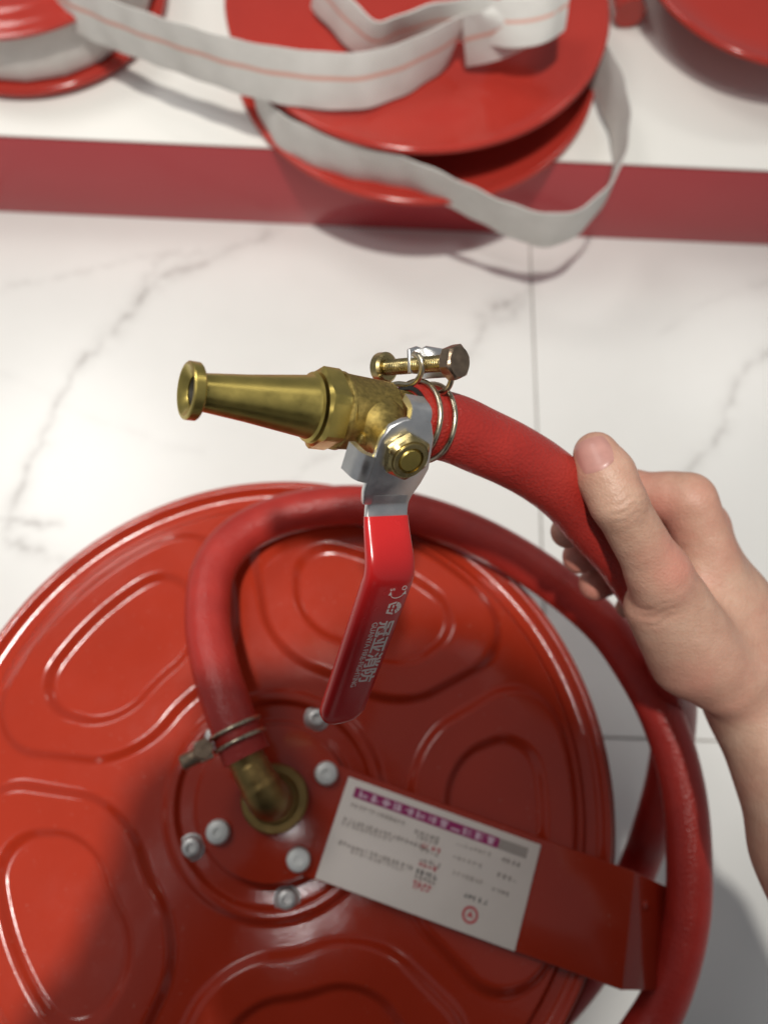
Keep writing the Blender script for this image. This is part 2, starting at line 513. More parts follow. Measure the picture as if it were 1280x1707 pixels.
# ------------------------------------------------------------------ signed distance modelling (hand, body)
class SDF:
    def __init__(s, lo, hi, h):
        s.lo = np.array(lo, float); s.h = h
        s.n = np.ceil((np.array(hi) - s.lo) / h).astype(int) + 1
        s.d = np.full(s.n, 1.0, np.float32)
    def cone(s, a, b, ra, rb, k, squash=None):
        a = np.array(a, float); b = np.array(b, float)
        pad = max(ra, rb) + 3 * k + 3 * s.h
        i0 = np.maximum(0, np.floor((np.minimum(a, b) - pad - s.lo) / s.h).astype(int))
        i1 = np.minimum(s.n, np.ceil((np.maximum(a, b) + pad - s.lo) / s.h).astype(int) + 1)
        if (i1 <= i0).any(): return
        g = [s.lo[j] + s.h * np.arange(i0[j], i1[j]) for j in range(3)]
        X, Y, Z = np.meshgrid(*g, indexing='ij')
        ab = b - a; L2 = max((ab ** 2).sum(), 1e-12)
        px, py, pz = X - a[0], Y - a[1], Z - a[2]
        t = np.clip((px * ab[0] + py * ab[1] + pz * ab[2]) / L2, 0, 1)
        qx, qy, qz = px - t * ab[0], py - t * ab[1], pz - t * ab[2]
        if squash is not None:
            n, f = squash; n = np.array(n, float); n /= np.linalg.norm(n)
            dn = qx * n[0] + qy * n[1] + qz * n[2]
            e = (1 / f - 1) * dn
            qx, qy, qz = qx + e * n[0], qy + e * n[1], qz + e * n[2]
        nd = np.sqrt(qx ** 2 + qy ** 2 + qz ** 2) - (ra + (rb - ra) * t)
        sl = tuple(slice(i0[j], i1[j]) for j in range(3))
        d = s.d[sl]
        hh = np.clip(0.5 + 0.5 * (d - nd) / k, 0, 1)
        s.d[sl] = (d * (1 - hh) + nd * hh - k * hh * (1 - hh)).astype(np.float32)
    def chain(s, pts, rads, k, squash=None):
        for i in range(len(pts) - 1): s.cone(pts[i], pts[i + 1], rads[i], rads[i + 1], k, squash)
    def mesh(s):
        f = s.d; ins = f < 0
        nx, ny, nz = [q - 1 for q in f.shape]
        acc = np.zeros((nx, ny, nz, 3), np.float32); cnt = np.zeros((nx, ny, nz), np.float32)
        for ax in range(3):
            for o1 in (0, 1):
                for o2 in (0, 1):
                    off = [0, 0, 0]; oth = [q for q in range(3) if q != ax]
                    off[oth[0]], off[oth[1]] = o1, o2
                    A = f[off[0]:off[0] + nx, off[1]:off[1] + ny, off[2]:off[2] + nz]
                    off2 = list(off); off2[ax] += 1
                    B = f[off2[0]:off2[0] + nx, off2[1]:off2[1] + ny, off2[2]:off2[2] + nz]
                    m = (A < 0) != (B < 0)
                    t = np.where(m, A / np.where(m, A - B, 1), 0)
                    for c in range(3):
                        acc[..., c] += np.where(m, (t if c == ax else off[c]), 0)
                    cnt += m
        mask = cnt > 0
        idx = np.full((nx, ny, nz), -1, np.int64); idx[mask] = np.arange(mask.sum())
        cells = np.argwhere(mask)
        V = s.lo + s.h * (cells + acc[mask] / cnt[mask][:, None])
        faces = []
        for ax in range(3):
            o = [q for q in range(3) if q != ax]
            A = np.take(ins, range(0, ins.shape[ax] - 1), ax); B = np.take(ins, range(1, ins.shape[ax]), ax)
            e = np.argwhere(A != B)
            ok = (e[:, o[0]] > 0) & (e[:, o[1]] > 0) & (e[:, o[0]] < idx.shape[o[0]]) & (e[:, o[1]] < idx.shape[o[1]])
            e = e[ok]
            q = []
            for d1, d2 in ((0, 0), (1, 0), (1, 1), (0, 1)):
                c = e.copy(); c[:, o[0]] -= d1; c[:, o[1]] -= d2
                q.append(idx[c[:, 0], c[:, 1], c[:, 2]])
            q = np.stack(q, 1)
            faces.append(q[(q >= 0).all(1)])
        return V, np.concatenate(faces)

# ================================================================== FLOOR AND PLATFORM
TX, TY, TS = 0.172, 0.0317, 0.60
floor = mk('floor', [(-2.6, -2.4, -0.004), (2.6, -2.4, -0.004), (2.6, 2.9, -0.004), (-2.6, 2.9, -0.004)], [(0, 1, 2, 3)], MT['grout'], smooth=False)
props(floor, 'white marble tile floor with grey veins and thin joints', 'floor', kind='structure')
veins_px = [
    ([(10, 880), (40, 800), (70, 740), (120, 625), (175, 565), (225, 512), (262, 465), (330, 442), (420, 402), (470, 388)], 0.0065, 0.65),
    ([(0, 482), (60, 468), (130, 455), (230, 432), (330, 420), (400, 405)], 0.004, 0.35),
    ([(222, 515), (236, 485), (262, 440), (300, 415)], 0.005, 0.4),
    ([(770, 610), (800, 555), (822, 520), (850, 505), (884, 488)], 0.006, 0.62),
    ([(800, 528), (846, 532), (882, 478)], 0.005, 0.40),
    ([(-10, 862), (50, 868), (105, 880)], 0.004, 0.8), ([(15, 900), (70, 918), (118, 945), (130, 980)], 0.006, 0.6),
    ([(1125, 800), (1190, 740), (1215, 680), (1240, 620), (1282, 588)], 0.006, 0.55),
    ([(1100, 560), (1180, 500), (1282, 470)], 0.008, 0.18),
    ([(470, 815), (520, 772), (550, 760), (620, 700)], 0.004, 0.35),
    ([(560, 620), (700, 560), (780, 600)], 0.012, 0.12), ([(0, 620), (150, 690), (330, 760)], 0.010, 0.12)]
segs = []
for pts, w, s_ in veins_px:
    q = catmull([at(x, y, 0) for x, y in pts], 6)
    q = [p + Vector((rng.normal(0, 0.0022), rng.normal(0, 0.0022), 0)) for p in q]
    for a, b in zip(q[:-1], q[1:]): segs.append((a.x, a.y, b.x, b.y, w * (0.6 + 0.8 * rng.random()), s_))
for k in range(26):                       # tiles out of the picture carry veins too
    x, y = rng.uniform(-2.4, 2.4), rng.uniform(-2.2, 0.0)
    if -0.30 < x < 0.40 and y > -0.24: continue
    an = rng.uniform(0, 6.28)
    for j in range(9):
        x2, y2 = x + 0.06 * math.cos(an), y + 0.06 * math.sin(an)
        segs.append((x, y, x2, y2, 0.008, 0.5)); x, y = x2, y2; an += rng.normal(0, 0.4)
segs = np.array(segs)
def vein_at(X, Y):
    out = np.zeros(X.shape)
    for x0, y0, x1, y1, w, s_ in segs:
        m = (X > min(x0, x1) - 4 * w) & (X < max(x0, x1) + 4 * w) & (Y > min(y0, y1) - 4 * w) & (Y < max(y0, y1) + 4 * w)
        if not m.any(): continue
        dx, dy = x1 - x0, y1 - y0; L2 = dx * dx + dy * dy + 1e-12
        t = np.clip(((X[m] - x0) * dx + (Y[m] - y0) * dy) / L2, 0, 1)
        d = np.hypot(X[m] - x0 - t * dx, Y[m] - y0 - t * dy)
        out[m] = np.maximum(out[m], s_ * (0.7 * np.exp(-(d / (0.35 * w)) ** 2) + 0.45 * np.exp(-(d / (1.3 * w)) ** 2)))
    return np.clip(out, 0, 1)
for i in range(-3, 4):
    for j in range(-3, 4):
        x0, y0 = TX + (i - 1) * TS, TY + j * TS
        near = (i in (0, 1, 2)) and j in (-1, 0)
        n = 171 if near else 31
        g = 0.0011
        xs = np.linspace(x0 + g, x0 + TS - g, n); ys = np.linspace(y0 + g, y0 + TS - g, n)
        X, Y = np.meshgrid(xs, ys, indexing='ij')
        V = np.stack([X, Y, np.zeros_like(X)], -1).reshape(-1, 3)
        I = np.arange(n * n).reshape(n, n)
        Fc = np.stack([I[:-1, :-1], I[1:, :-1], I[1:, 1:], I[:-1, 1:]], -1).reshape(-1, 4).tolist()
        att = vein_at(X, Y).ravel()
        # the turned-down edge of the tile
        ring = list(I[0, :]) + list(I[1:, -1]) + list(I[-1, -2::-1]) + list(I[-2:0:-1, 0])
        base = len(V)
        V = np.concatenate([V, V[ring] + np.array([0, 0, -0.0035])])
        att = np.concatenate([att, att[ring]])
        for k in range(len(ring)):
            k2 = (k + 1) % len(ring)
            Fc.append((ring[k], ring[k2], base + k2, base + k))
        mk('tile', V, Fc, MT['tile'], floor, False, attrs={'vein': att})

ZP = 0.114; YP = 0.575
plat = root('display_platform', (0, YP + 0.5, 0), 'low white display platform with a red front edge behind the reel', 'platform')
plat['kind'] = 'structure'
box('top_panel', (-1.9, YP + 0.0005, ZP - 0.0022), (1.9, YP + 1.3, ZP), MT['panel_white'], plat, 0.0005)
box('front_panel', (-1.9, YP + 0.0010, 0.0006), (1.9, YP + 0.02, ZP - 0.0044), MT['riser'], plat, 0.0008)

# ================================================================== FRONT HOSE REEL
HX, HY, HZ = -0.0475, -0.0200, 0.241
RC = Vector((HX, HY, HZ))
reel = root('hose_reel', (HX, HY, 0), 'large red pressed-steel hose reel lying flat below the nozzle', 'hose reel')
def sm(e0, e1, x):
    t = np.clip((x - e0) / (e1 - e0), 0, 1); return t * t * (3 - 2 * t)
def petal_sd(r, u, rm=0.127, hl=0.048, hw0=0.068, slope=0.40, rc=0.034):
    """rounded petal outline in unrolled polar coordinates: r radial, u angle from the petal axis"""
    x = r - rm; y = np.abs(u) * (0.55 * r + 0.45 * rm)
    hx = hl - rc
    hw = hw0 + slope * x - rc
    dx = np.abs(x) - hx
    dy = (y - hw) / math.sqrt(1 + slope ** 2)
    return np.where((dx > 0) & (dy > 0), np.hypot(np.maximum(dx, 0), np.maximum(dy, 0)), np.maximum(dx, dy)) - rc
PET0 = math.radians(-149.5)
def flange_h(r, ph):
    z = np.zeros_like(r)
    u = (ph - PET0 + math.pi / 5) % (2 * math.pi / 5) - math.pi / 5
    z += -0.0034 * sm(0.1795, 0.183, r)                    # outer trough
    z += 0.0048 * np.exp(-((r - 0.1952) / 0.0036) ** 2)   # rolled rim bead
    z += -0.0050 * sm(0.1968, 0.2000, r)
    d = petal_sd(r, u)
    z += 0.0046 * sm(0.0034, -0.0034, d)                    # raised petal step
    d2 = petal_sd(r, u, 0.128, 0.028, 0.047, 0.32, 0.025)
    z += -0.0046 * sm(0.0034, -0.0034, d2)                  # dished middle of the petal
    z += 0.0030 * sm(0.0655, 0.0605, r)                   # hub boss
    z += -0.0038 * sm(0.0580, 0.0545, r)
    z += 0.0020 * sm(0.0470, 0.0440, r)
    return z
nr, nph = 250, 720
rr = np.concatenate([np.linspace(0.006, 0.178, nr - 50), np.linspace(0.1788, 0.200, 50)])
ph = np.linspace(0, 2 * math.pi, nph, endpoint=False)
Rg, Pg = np.meshgrid(rr, ph, indexing='ij')
Zg = flange_h(Rg, Pg)
V = np.stack([HX + Rg * np.cos(Pg), HY + Rg * np.sin(Pg), HZ + Zg], -1).reshape(-1, 3)
I = np.arange(nr * nph).reshape(nr, nph)
J = np.roll(I, -1, 1)
Fc = np.stack([I[:-1], I[1:], J[1:], J[:-1]], -1).reshape(-1, 4).tolist()
# turned-down outer edge and underside
for (r_, z_) in ((0.2003, -0.0045), (0.1985, -0.0065), (0.1930, -0.0050), (0.100, -0.0075)):
    b0 = len(V)
    V = np.concatenate([V, np.stack([HX + r_ * np.cos(ph), HY + r_ * np.sin(ph), np.full(nph, HZ + z_)], -1)])
    prev = I[-1] if b0 == nr * nph else np.arange(b0 - nph, b0)
    for k in range(nph):
        k2 = (k + 1) % nph
        Fc.append((prev[k], b0 + k, b0 + k2, prev[k2]))
top_fl = mk('top_flange', V, Fc, MT['paint'], reel)
props(top_fl, label='embossed round face with five petal shapes')
lathe('drum', (HX, HY, 0.02), (0, 0, 1), [(0, 0.0), (0, 0.10), (0.213, 0.10), (0.213, 0.0)], MT['paint'], reel, 64)
lathe('bottom_flange', (HX, HY, 0.0), (0, 0, 1), [(0.002, 0.08), (0.0, 0.196), (0.004, 0.2), (0.008, 0.196), (0.006, 0.18), (0.009, 0.17), (0.009, 0.0)], MT['paint'], reel, 96)
# the hose wound on the drum, in three layers
hel = []
for layer, (r_, z0, z1) in enumerate(((0.1145, 0.030, 0.215), (0.141, 0.215, 0.030), (0.167, 0.030, 0.19))):
    turns = 6
    for k in range(turns * 28):
        t = k / (turns * 28)
        a = 2 * math.pi * turns * t
        hel.append((HX + r_ * math.cos(a), HY + r_ * math.sin(a), z0 + (z1 - z0) * t))
tube('wound_hose', hel, 0.0128, MT['hose'], reel, 10)

def bolt(parent, x, y, z, deep):
    """domed cap screw with a socket on a washer"""
    o = lathe('bolt', (x, y, z), (0, 0, 1), [(0, 0.0), (0, 0.0072), (0.0012, 0.0075), (0.0016, 0.0066), (0.0022, 0.0058), (0.0038, 0.0050), (0.0046, 0.0034), (0.0046, 0.0026), (0.0022, 0.0024), (0.0022, 0.0)] if deep else
              [(0, 0.0), (0, 0.0066), (0.0030, 0.0068), (0.0052, 0.0058), (0.0060, 0.0040), (0.0060, 0.0022), (0.0050, 0.0020), (0.0050, 0.0)], MT['bolt_grey'] if deep else MT['washer'], parent, 28)
    return o
for k in range(5):
    if k == 2: continue                       # under the bracket arm
    a = PET0 + math.radians(-1) + k * 2 * math.pi / 5
    bolt(reel, HX + 0.0522 * math.cos(a), HY + 0.0522 * math.sin(a), HZ - 0.0010, True)

# bracket: disc round the hub running out into a flat arm that folds down past the rim
AD = Vector((0.956, -0.292, 0)); AN = Vector((0.292, 0.956, 0)); HB = Vector((HX, HY, 0))
zb = HZ + 0.0062
out = []
for k in range(0, 33):
    a = math.radians(46 + k * (360 - 92) / 32)
    out.append(HB + AD * (0.0425 * math.cos(a)) + AN * (0.0425 * math.sin(a)) + Vector((0, 0, zb)))
out += [HB + AD * 0.06 + AN * -0.0300 + Vector((0, 0, zb)), HB + AD * 0.212 + AN * -0.0296 + Vector((0, 0, zb)),
        HB + AD * 0.2055 + AN * 0.0300 + Vector((0, 0, zb)), HB + AD * 0.06 + AN * 0.0300 + Vector((0, 0, zb))]
arm = prism('bracket_arm', out, (0, 0, 0.0035), MT['paint'], reel, 0.0006)
a0 = HB + AD * 0.2118 + AN * -0.0294; a1 = HB + AD * 0.2057 + AN * 0.0298
out2 = [a1 + Vector((0, 0, zb + 0.0034)), a0 + Vector((0, 0, zb + 0.0034)), a0 + AD * 0.030 + AN * 0.003 + Vector((0, 0, zb - 0.022)), a1 + AD * 0.030 - AN * 0.002 + Vector((0, 0, zb - 0.022))]
leg1 = prism('bracket_leg', out2, (AD * -0.002 + Vector((0, 0, -0.003))), MT['paint'], reel, 0.0005)
b0, b1 = out2[2], out2[3]
prism('bracket_leg', [b1, b0, b0 + Vector((0, 0, -0.20)), b1 + Vector((0, 0, -0.20))], AD * -0.0035, MT['paint'], reel, 0.0005)
nrm_leg = (out2[1] - out2[0]).cross(out2[3] - out2[0]).normalized()
if nrm_leg.z < 0: nrm_leg = -nrm_leg
pc = (out2[0] * 0.5 + out2[1] * 0.15 + out2[2] * 0.1 + out2[3] * 0.25)
lathe('rivet', pc, nrm_leg, [(0, 0.0), (0, 0.0028), (0.0012, 0.0022), (0.0018, 0.0)], MT['paint'], leg1, 16)
for k in range(4):
    if k == 3: pass
    a = math.radians(-151 + 90 * k)
    bolt(reel, HX + 0.0336 * math.cos(a), HY + 0.0336 * math.sin(a), zb + 0.0034, False)

# paper label on the arm
zl = zb + 0.0038
def lab(u, v, z=0.0):
    """u 0..1 along the label, v 0..1 from its lower edge up"""
    A = HB + AD * (0.0362 + 0.1150 * u) + AN * (-0.0296 + 0.0562 * v)
    return A + Vector((0, 0, zl + z))
label_o = prism('label', [lab(0, 0), lab(1, 0), lab(1, 1), lab(0, 1)], (0, 0, 0.0006), MT['paper'], reel, 0.0001)
props(label_o, label='white printed label with a purple heading band')
def lab_rect(name, u0, v0, u1, v1, mat, z=0.0008):
    return prism(name, [lab(u0, v0, z), lab(u1, v0, z), lab(u1, v1, z), lab(u0, v1, z)], (0, 0, 0.00005), mat, label_o)
lab_rect('heading_band', 0.05, 0.83, 0.80, 0.93, MT['ink_purple'])
lab_rect('heading_end', 0.803, 0.83, 0.945, 0.93, MT['ink_grey'])
def glyph_row(name, u0, u1, v0, v1, n, mat, dens=0.75, z=0.00095):
    """a row of small blocky printed characters, too small to read"""
    V = []; Fc = []
    for i in range(n):
        ua = u0 + (u1 - u0) * i / n; w = (u1 - u0) / n
        for st in range(4):
            if random.random() > dens: continue
            hz = random.random() < 0.5
            a = random.random() * 0.6 + 0.05; b = random.random() * 0.6 + 0.1
            if hz: q = (ua + w * 0.1, v0 + (v1 - v0) * b, ua + w * 0.85, v0 + (v1 - v0) * (b + 0.16))
            else: q = (ua + w * a, v0, ua + w * (a + 0.16), v1)
            c = len(V)
            zz = z + 0.00001 * st
            V += [lab(q[0], q[1], zz), lab(q[2], q[1], zz), lab(q[2], q[3], zz), lab(q[0], q[3], zz)]
            Fc.append((c, c + 1, c + 2, c + 3))
    return mk(name, V, Fc, mat, label_o, False)
glyph_row('heading_print', 0.07, 0.79, 0.845, 0.915, 12, MT['ink_white'], 0.95)
random.seed(3)
for (v, u0, u1, m_) in ((0.735, 0.05, 0.34, 'ink_light'), (0.585, 0.04, 0.47, 'ink_grey'), (0.545, 0.04, 0.30, 'ink_light'), (0.365, 0.05, 0.44, 'ink_grey'), (0.325, 0.12, 0.40, 'ink_light'),
                        (0.70, 0.39, 0.52, 'ink_grey'), (0.66, 0.40, 0.52, 'ink_grey'), (0.60, 0.44, 0.54, 'ink_red'), (0.56, 0.44, 0.54, 'ink_grey'), (0.47, 0.45, 0.56, 'ink_grey'), (0.43, 0.45, 0.55, 'ink_red'),
                        (0.36, 0.45, 0.56, 'ink_black'), (0.31, 0.45, 0.56, 'ink_grey'), (0.255, 0.45, 0.55, 'ink_red'), (0.22, 0.45, 0.54, 'ink_red'),
                        (0.73, 0.60, 0.78, 'ink_light'), (0.73, 0.83, 0.93, 'ink_grey'), (0.60, 0.60, 0.75, 'ink_light'), (0.58, 0.83, 0.93, 'ink_grey'), (0.46, 0.62, 0.78, 'ink_light'), (0.44, 0.82, 0.92, 'ink_grey'),
                        (0.30, 0.70, 0.82, 'ink_black')):
    glyph_row('print_line', u0, u1, v, v + 0.045, max(4, int((u1 - u0) * 46)), MT[m_])
ringV = []
cL = lab(0.755, 0.17, 0.0010)
for k in range(24):
    a = 2 * math.pi * k / 24
    for r_ in (0.0031, 0.0045):
        ringV.append(cL + AD * (r_ * math.cos(a)) + AN * (r_ * math.sin(a)))
seal = mk('round_seal', ringV, [(2 * k, 2 * k + 1, (2 * k + 3) % 48, (2 * k + 2) % 48) for k in range(24)], MT['ink_red'], label_o, False)
tv = []
for k in range(3):
    a = math.pi / 2 + k * 2.0944
    tv.append(cL + AD * (0.0022 * math.cos(a)) + AN * (0.0022 * math.sin(a)))
mk('seal_mark', tv, [(0, 1, 2)], MT['ink_red'], seal, False)

# brass elbow on the hub, feeding the hose
EB = at(459, 1331, zb + 0.004)
hub0 = Vector((EB.x, EB.y, zb + 0.0034))
elbow = lathe('elbow_collar', hub0, (0, 0, 1), [(0, 0.0), (0, 0.0188), (0.006, 0.0190), (0.0075, 0.0180), (0.0080, 0.0140), (0.0105, 0.0128), (0.012, 0.0125), (0.012, 0.0)], MT['brass_old'], reel, 48)
e_end = at(398, 1243, 0.291)
e_mid = Vector((EB.x, EB.y, 0.286))
ed = (e_end - e_mid)
pth = [hub0 + Vector((0, 0, 0.004)), Vector((EB.x, EB.y, 0.272)), e_mid + ed * 0.08 + Vector((0, 0, -0.001)), e_mid + ed * 0.32 + Vector((0, 0, 0.0015)), e_mid + ed * 0.65, e_end]
tube('elbow_pipe', catmull(pth, 8), [0.0115] * 8 + [0.0112] * 8 + [0.0108] * 8 + [0.0100] * 8 + [0.0096] * 9, MT['brass_old'], elbow, 28)

HB_PTS = [(412, 1262, .2905), (395, 1222, .291), (376, 1170, .290), (357, 1105, .287), (346, 1030, .281), (356, 950, .274), (400, 893, .268), (480, 856, .2625), (585, 842, .2600), (690, 856, .2590), (800, 896, .2590), (905, 958, .2590),
          (998, 1033, .258), (1054, 1105, .256), (1105, 1200, .252), (1137, 1310, .246), (1148, 1420, .240), (1145, 1527, .232), (1120, 1633, .222), (1080, 1715, .212)]
pB = [at(*p) for p in HB_PTS]
last = pB[-1]
ang0 = math.atan2(last.y - HY, last.x - HX); r_end = math.hypot(last.x - HX, last.y - HY)
for k in range(1, 10):
    t = k / 9
    a = ang0 - math.radians(125) * t
    r_ = r_end + (0.190 - r_end) * t
    pB.append(Vector((HX + r_ * math.cos(a), HY + r_ * math.sin(a), last.z - (last.z - 0.15) * t)))
hoseB = tube('feed_hose', catmull(pB, 10), 0.0128, MT['hose'], reel, 36)

def ring_wire(parent, c, a, up, r, wr=0.00105, n=48):
    a = Vector(a).normalized(); up = (Vector(up) - a * a.dot(Vector(up))).normalized(); sd = a.cross(up)
    return tube('clamp_wire', [Vector(c) + up * (r * math.cos(2 * math.pi * k / n)) + sd * (r * math.sin(2 * math.pi * k / n)) for k in range(n)], wr, MT['zinc'], parent, 12, closed=True)

# clamp where the feed hose meets the elbow (blurred in the photo)
ca = (at(395, 1222, .291) - at(412, 1262, .2905)).normalized()
cc = at(401, 1236, .2908) + ca * 0.004
upB = (at(320, 1262, .296) - cc)
upB = (upB - ca * ca.dot(upB)).normalized()
for s_ in (-1, 1):
    path = [cc + ca * (s_ * 0.0035) + upB * (0.0138 * math.cos(t)) + ca.cross(upB) * (0.0138 * math.sin(t)) for t in [2 * math.pi * k / 40 for k in range(40)]]
    tube('clamp_wire', path, 0.0011, MT['zinc'], reel, 10, closed=True)
sdB = ca.cross(upB)
bc = cc + upB * 0.0185
bl = prism('clamp_bridge', [bc - ca * 0.0055 - sdB * 0.004 - upB * 0.003, bc + ca * 0.0055 - sdB * 0.004 - upB * 0.003, bc + ca * 0.0055 - sdB * 0.004 + upB * 0.004, bc - ca * 0.0055 - sdB * 0.004 + upB * 0.004], sdB * 0.008, MT['zinc'], reel, 0.0006)
thread('clamp_screw', bc - sdB * 0.010, bc + sdB * 0.010, 0.0028, 0.001, MT['bolt'], reel)
hex_chamfered('clamp_screw_head', bc + upB * 0.001 + sdB * 0.009, sdB, 0.0055, 0.0045, MT['bolt'], reel)
lathe('clamp_nut', bc + upB * 0.010 - ca * 0.001, upB, [(-0.006, 0), (-0.006, 0.0040), (0.0025, 0.0042), (0.0035, 0.0034), (0.0035, 0)], MT['bolt'], reel, 20)

# ================================================================== HELD HOSE
hoseA_px = [(677, 698, .2765), (699, 701, .2805), (722, 706, .2850), (760, 716, .2905), (800, 734, .2975), (850, 757, .3065), (900, 786, .317), (945, 822, .328), (985, 868, .340), (1036, 926, .352), (1074, 985, .368), (1100, 1040, .394), (1116, 1100, .428), (1124, 1160, .466), (1122, 1230, .494), (1108, 1310, .515), (1088, 1380, .530), (1066, 1440, .545)]
pA = [cp(*p) for p in hoseA_px]
last = pA[-1]
ang0 = math.atan2(last.y - HY, last.x - HX); r_end = math.hypot(last.x - HX, last.y - HY)
for k in range(1, 10):
    t = k / 9
    a = ang0 - math.radians(115) * t
    r_ = r_end + (0.190 - r_end) * min(1, t * 1.6)
    pA.append(Vector((HX + r_ * math.cos(a), HY + r_ * math.sin(a), last.z - (last.z - 0.10) * min(1, t * 1.3))))
pthA = catmull(pA, 10)
held = tube('rubber_hose', pthA, 0.01300, MT['hose'], None, 48)
props(held, 'red rubber hose bending from the brass nozzle through the gripping hand', 'hose')

# ================================================================== NOZZLE WITH BALL VALVE
C0 = cp(722, 706, .285); TIP = cp(309, 650, .2345)
AX = (C0 - TIP).normalized(); LN = (C0 - TIP).length          # AX points from the tip back into the hose
def ax(s): return TIP + AX * (LN * s)
noz = root('hose_nozzle', ax(0.6), 'brass hose nozzle with a ball valve and red lever handle', 'nozzle')
# stem direction: square to the nozzle, towards the nut seen in front
PB = ax(0.70)
lo_, hi_ = 0.20, 0.29
for _ in range(60):
    mid = 0.5 * (lo_ + hi_)
    v = cp(679, 762, mid) - PB
    if v.dot(AX) > 0: lo_, hi_ = (lo_, mid) if (cp(679, 762, hi_) - PB).dot(AX) > 0 else (lo_, mid)
    else: lo_, hi_ = mid, hi_
cand = []
for k in range(400):
    Zc = 0.20 + 0.09 * k / 399
    cand.append((abs((cp(679, 762, Zc) - PB).normalized().dot(AX)), Zc))
Zn = min(cand)[1]
ST = (cp(679, 762, Zn) - PB); SH = ST.length; ST.normalize()
SH = max(0.026, min(0.036, SH))
print('stem height', SH, 'nozzle length', LN, 'Zn', Zn)
L_ = LN
tipo = lathe('nozzle_tip', TIP, AX, [(0.0070, 0.0), (0.0070, 0.0046), (0.0022, 0.0046), (0.0018, 0.0049), (0.0006, 0.0069), (0.0, 0.0079), (0.0001, 0.0087), (0.0005, 0.00905), (0.0034, 0.00905), (0.0038, 0.0087), (0.0039, 0.0063), (0.0044, 0.00585),
      (0.020, 0.0076), (0.0408, 0.01050), (0.0418, 0.0108), (0.0424, 0.0118), (0.0426, 0.0)], MT['brass'], noz, 96)
lathe('nozzle_bore', TIP, AX, [(0.0068, 0.0), (0.0068, 0.0045), (0.0026, 0.0045), (0.0026, 0.00448), (0.0060, 0.0040), (0.0066, 0.0)], MT['bore'], tipo, 40)
xh = ST
hexo = hex_chamfered('hex_collar', TIP + AX * (0.466 * L_), AX, 0.01450, 0.090 * L_, MT['brass'], noz, rot=0.30, xdir=xh, cham=0.12)
# cast body: eight-sided block blending to a round neck
prof = [(0.552, 0.0136, 8), (0.565, 0.0138, 8), (0.60, 0.0136, 8), (0.70, 0.0133, 8), (0.765, 0.0126, 0), (0.785, 0.0112, 0), (0.80, 0.0104, 0), (0.93, 0.0102, 0)]
V = []; Fc = []; n = 96
a_, x_, y_ = AX, xh, AX.cross(xh)
for (s_, r_, oct_) in [(0.552, 0.0, 0)] + prof + [(0.93, 0.0, 0)]:
    for i in range(n):
        t = 2 * math.pi * i / n
        q = r_
        if oct_:
            u = t % (math.pi / 4) - math.pi / 8
            lim = r_ * 0.965 / math.cos(u) * 0.985
            q = -0.0016 * math.log(math.exp(-r_ / 0.0016) + math.exp(-lim / 0.0016)) + 0.0008 if r_ > 0 else 0
        V.append(TIP + a_ * (s_ * L_) + x_ * (q * math.cos(t)) + y_ * (q * math.sin(t)))
rows = len(prof) + 2
for k in range(rows - 1):
    for i in range(n):
        j = (i + 1) % n
        Fc.append((k * n + i, k * n + j, (k + 1) * n + j, (k + 1) * n + i))
body = mk('valve_body', V, Fc, MT['brass_cast'], noz, True, sharp=28)
# raised ring between hex and body
lathe('body_ring', TIP, AX, [(0.548 * L_, 0.0), (0.548 * L_, 0.0124), (0.556 * L_, 0.01345), (0.566 * L_, 0.01355), (0.576 * L_, 0.0130), (0.58 * L_, 0.0)], MT['brass_cast'], body, 64)
# stem boss growing out of the body, with two stop lugs
boss = lathe('stem_boss', PB, ST, [(0.004, 0.0), (0.004, 0.0105), (0.0115, 0.0098), (0.0135, 0.0082), (0.0165, 0.0072), (0.0215, 0.0070), (0.0220, 0.0060), (0.0220, 0.0)], MT['brass_cast'], body, 48, sharp=50)
HD_raw = (plane_pt(553, 1185, PB + ST * (SH - 0.004), ST) - plane_pt(679, 762, PB + ST * (SH - 0.004), ST))
HD = (HD_raw - ST * ST.dot(HD_raw)).normalized()               # lever direction in its plane
WD = HD.cross(ST).normalized()                                 # across the lever
if WD.dot(_r) < 0: WD = -WD
PLT = PB + ST * (SH - 0.0050)                                  # under face of the lever plate
lug_c = PB - AX * 0.0095 + ST * 0.0115 + HD * 0.004
prism('stop_lug', [lug_c + AX * 0.0 - HD * 0.0030, lug_c + AX * 0.011 - HD * 0.002, lug_c + AX * 0.011 + HD * 0.0012, lug_c + HD * 0.0012], ST * 0.0032, MT['brass_cast'], body, 0.0008)
lathe('stem', PB, ST, [(0.015, 0.0), (0.015, 0.0042), (SH + 0.0018, 0.0042), (SH + 0.0026, 0.0036), (SH + 0.0026, 0.0)], MT['brass'], noz, 32)
hex_chamfered('stem_nut', PB + ST * (SH - 0.0024), ST, 0.0084, 0.0042, MT['nut'], noz, rot=0.12, xdir=HD, cham=0.22, bore=0.0049)
lathe('nut_collar', PB + ST * (SH + 0.0018), ST, [(0.0, 0.0045), (0.0, 0.0062), (0.0008, 0.0060), (0.0008, 0.0046), (0.0, 0.0045)], MT['nut'], noz, 32)

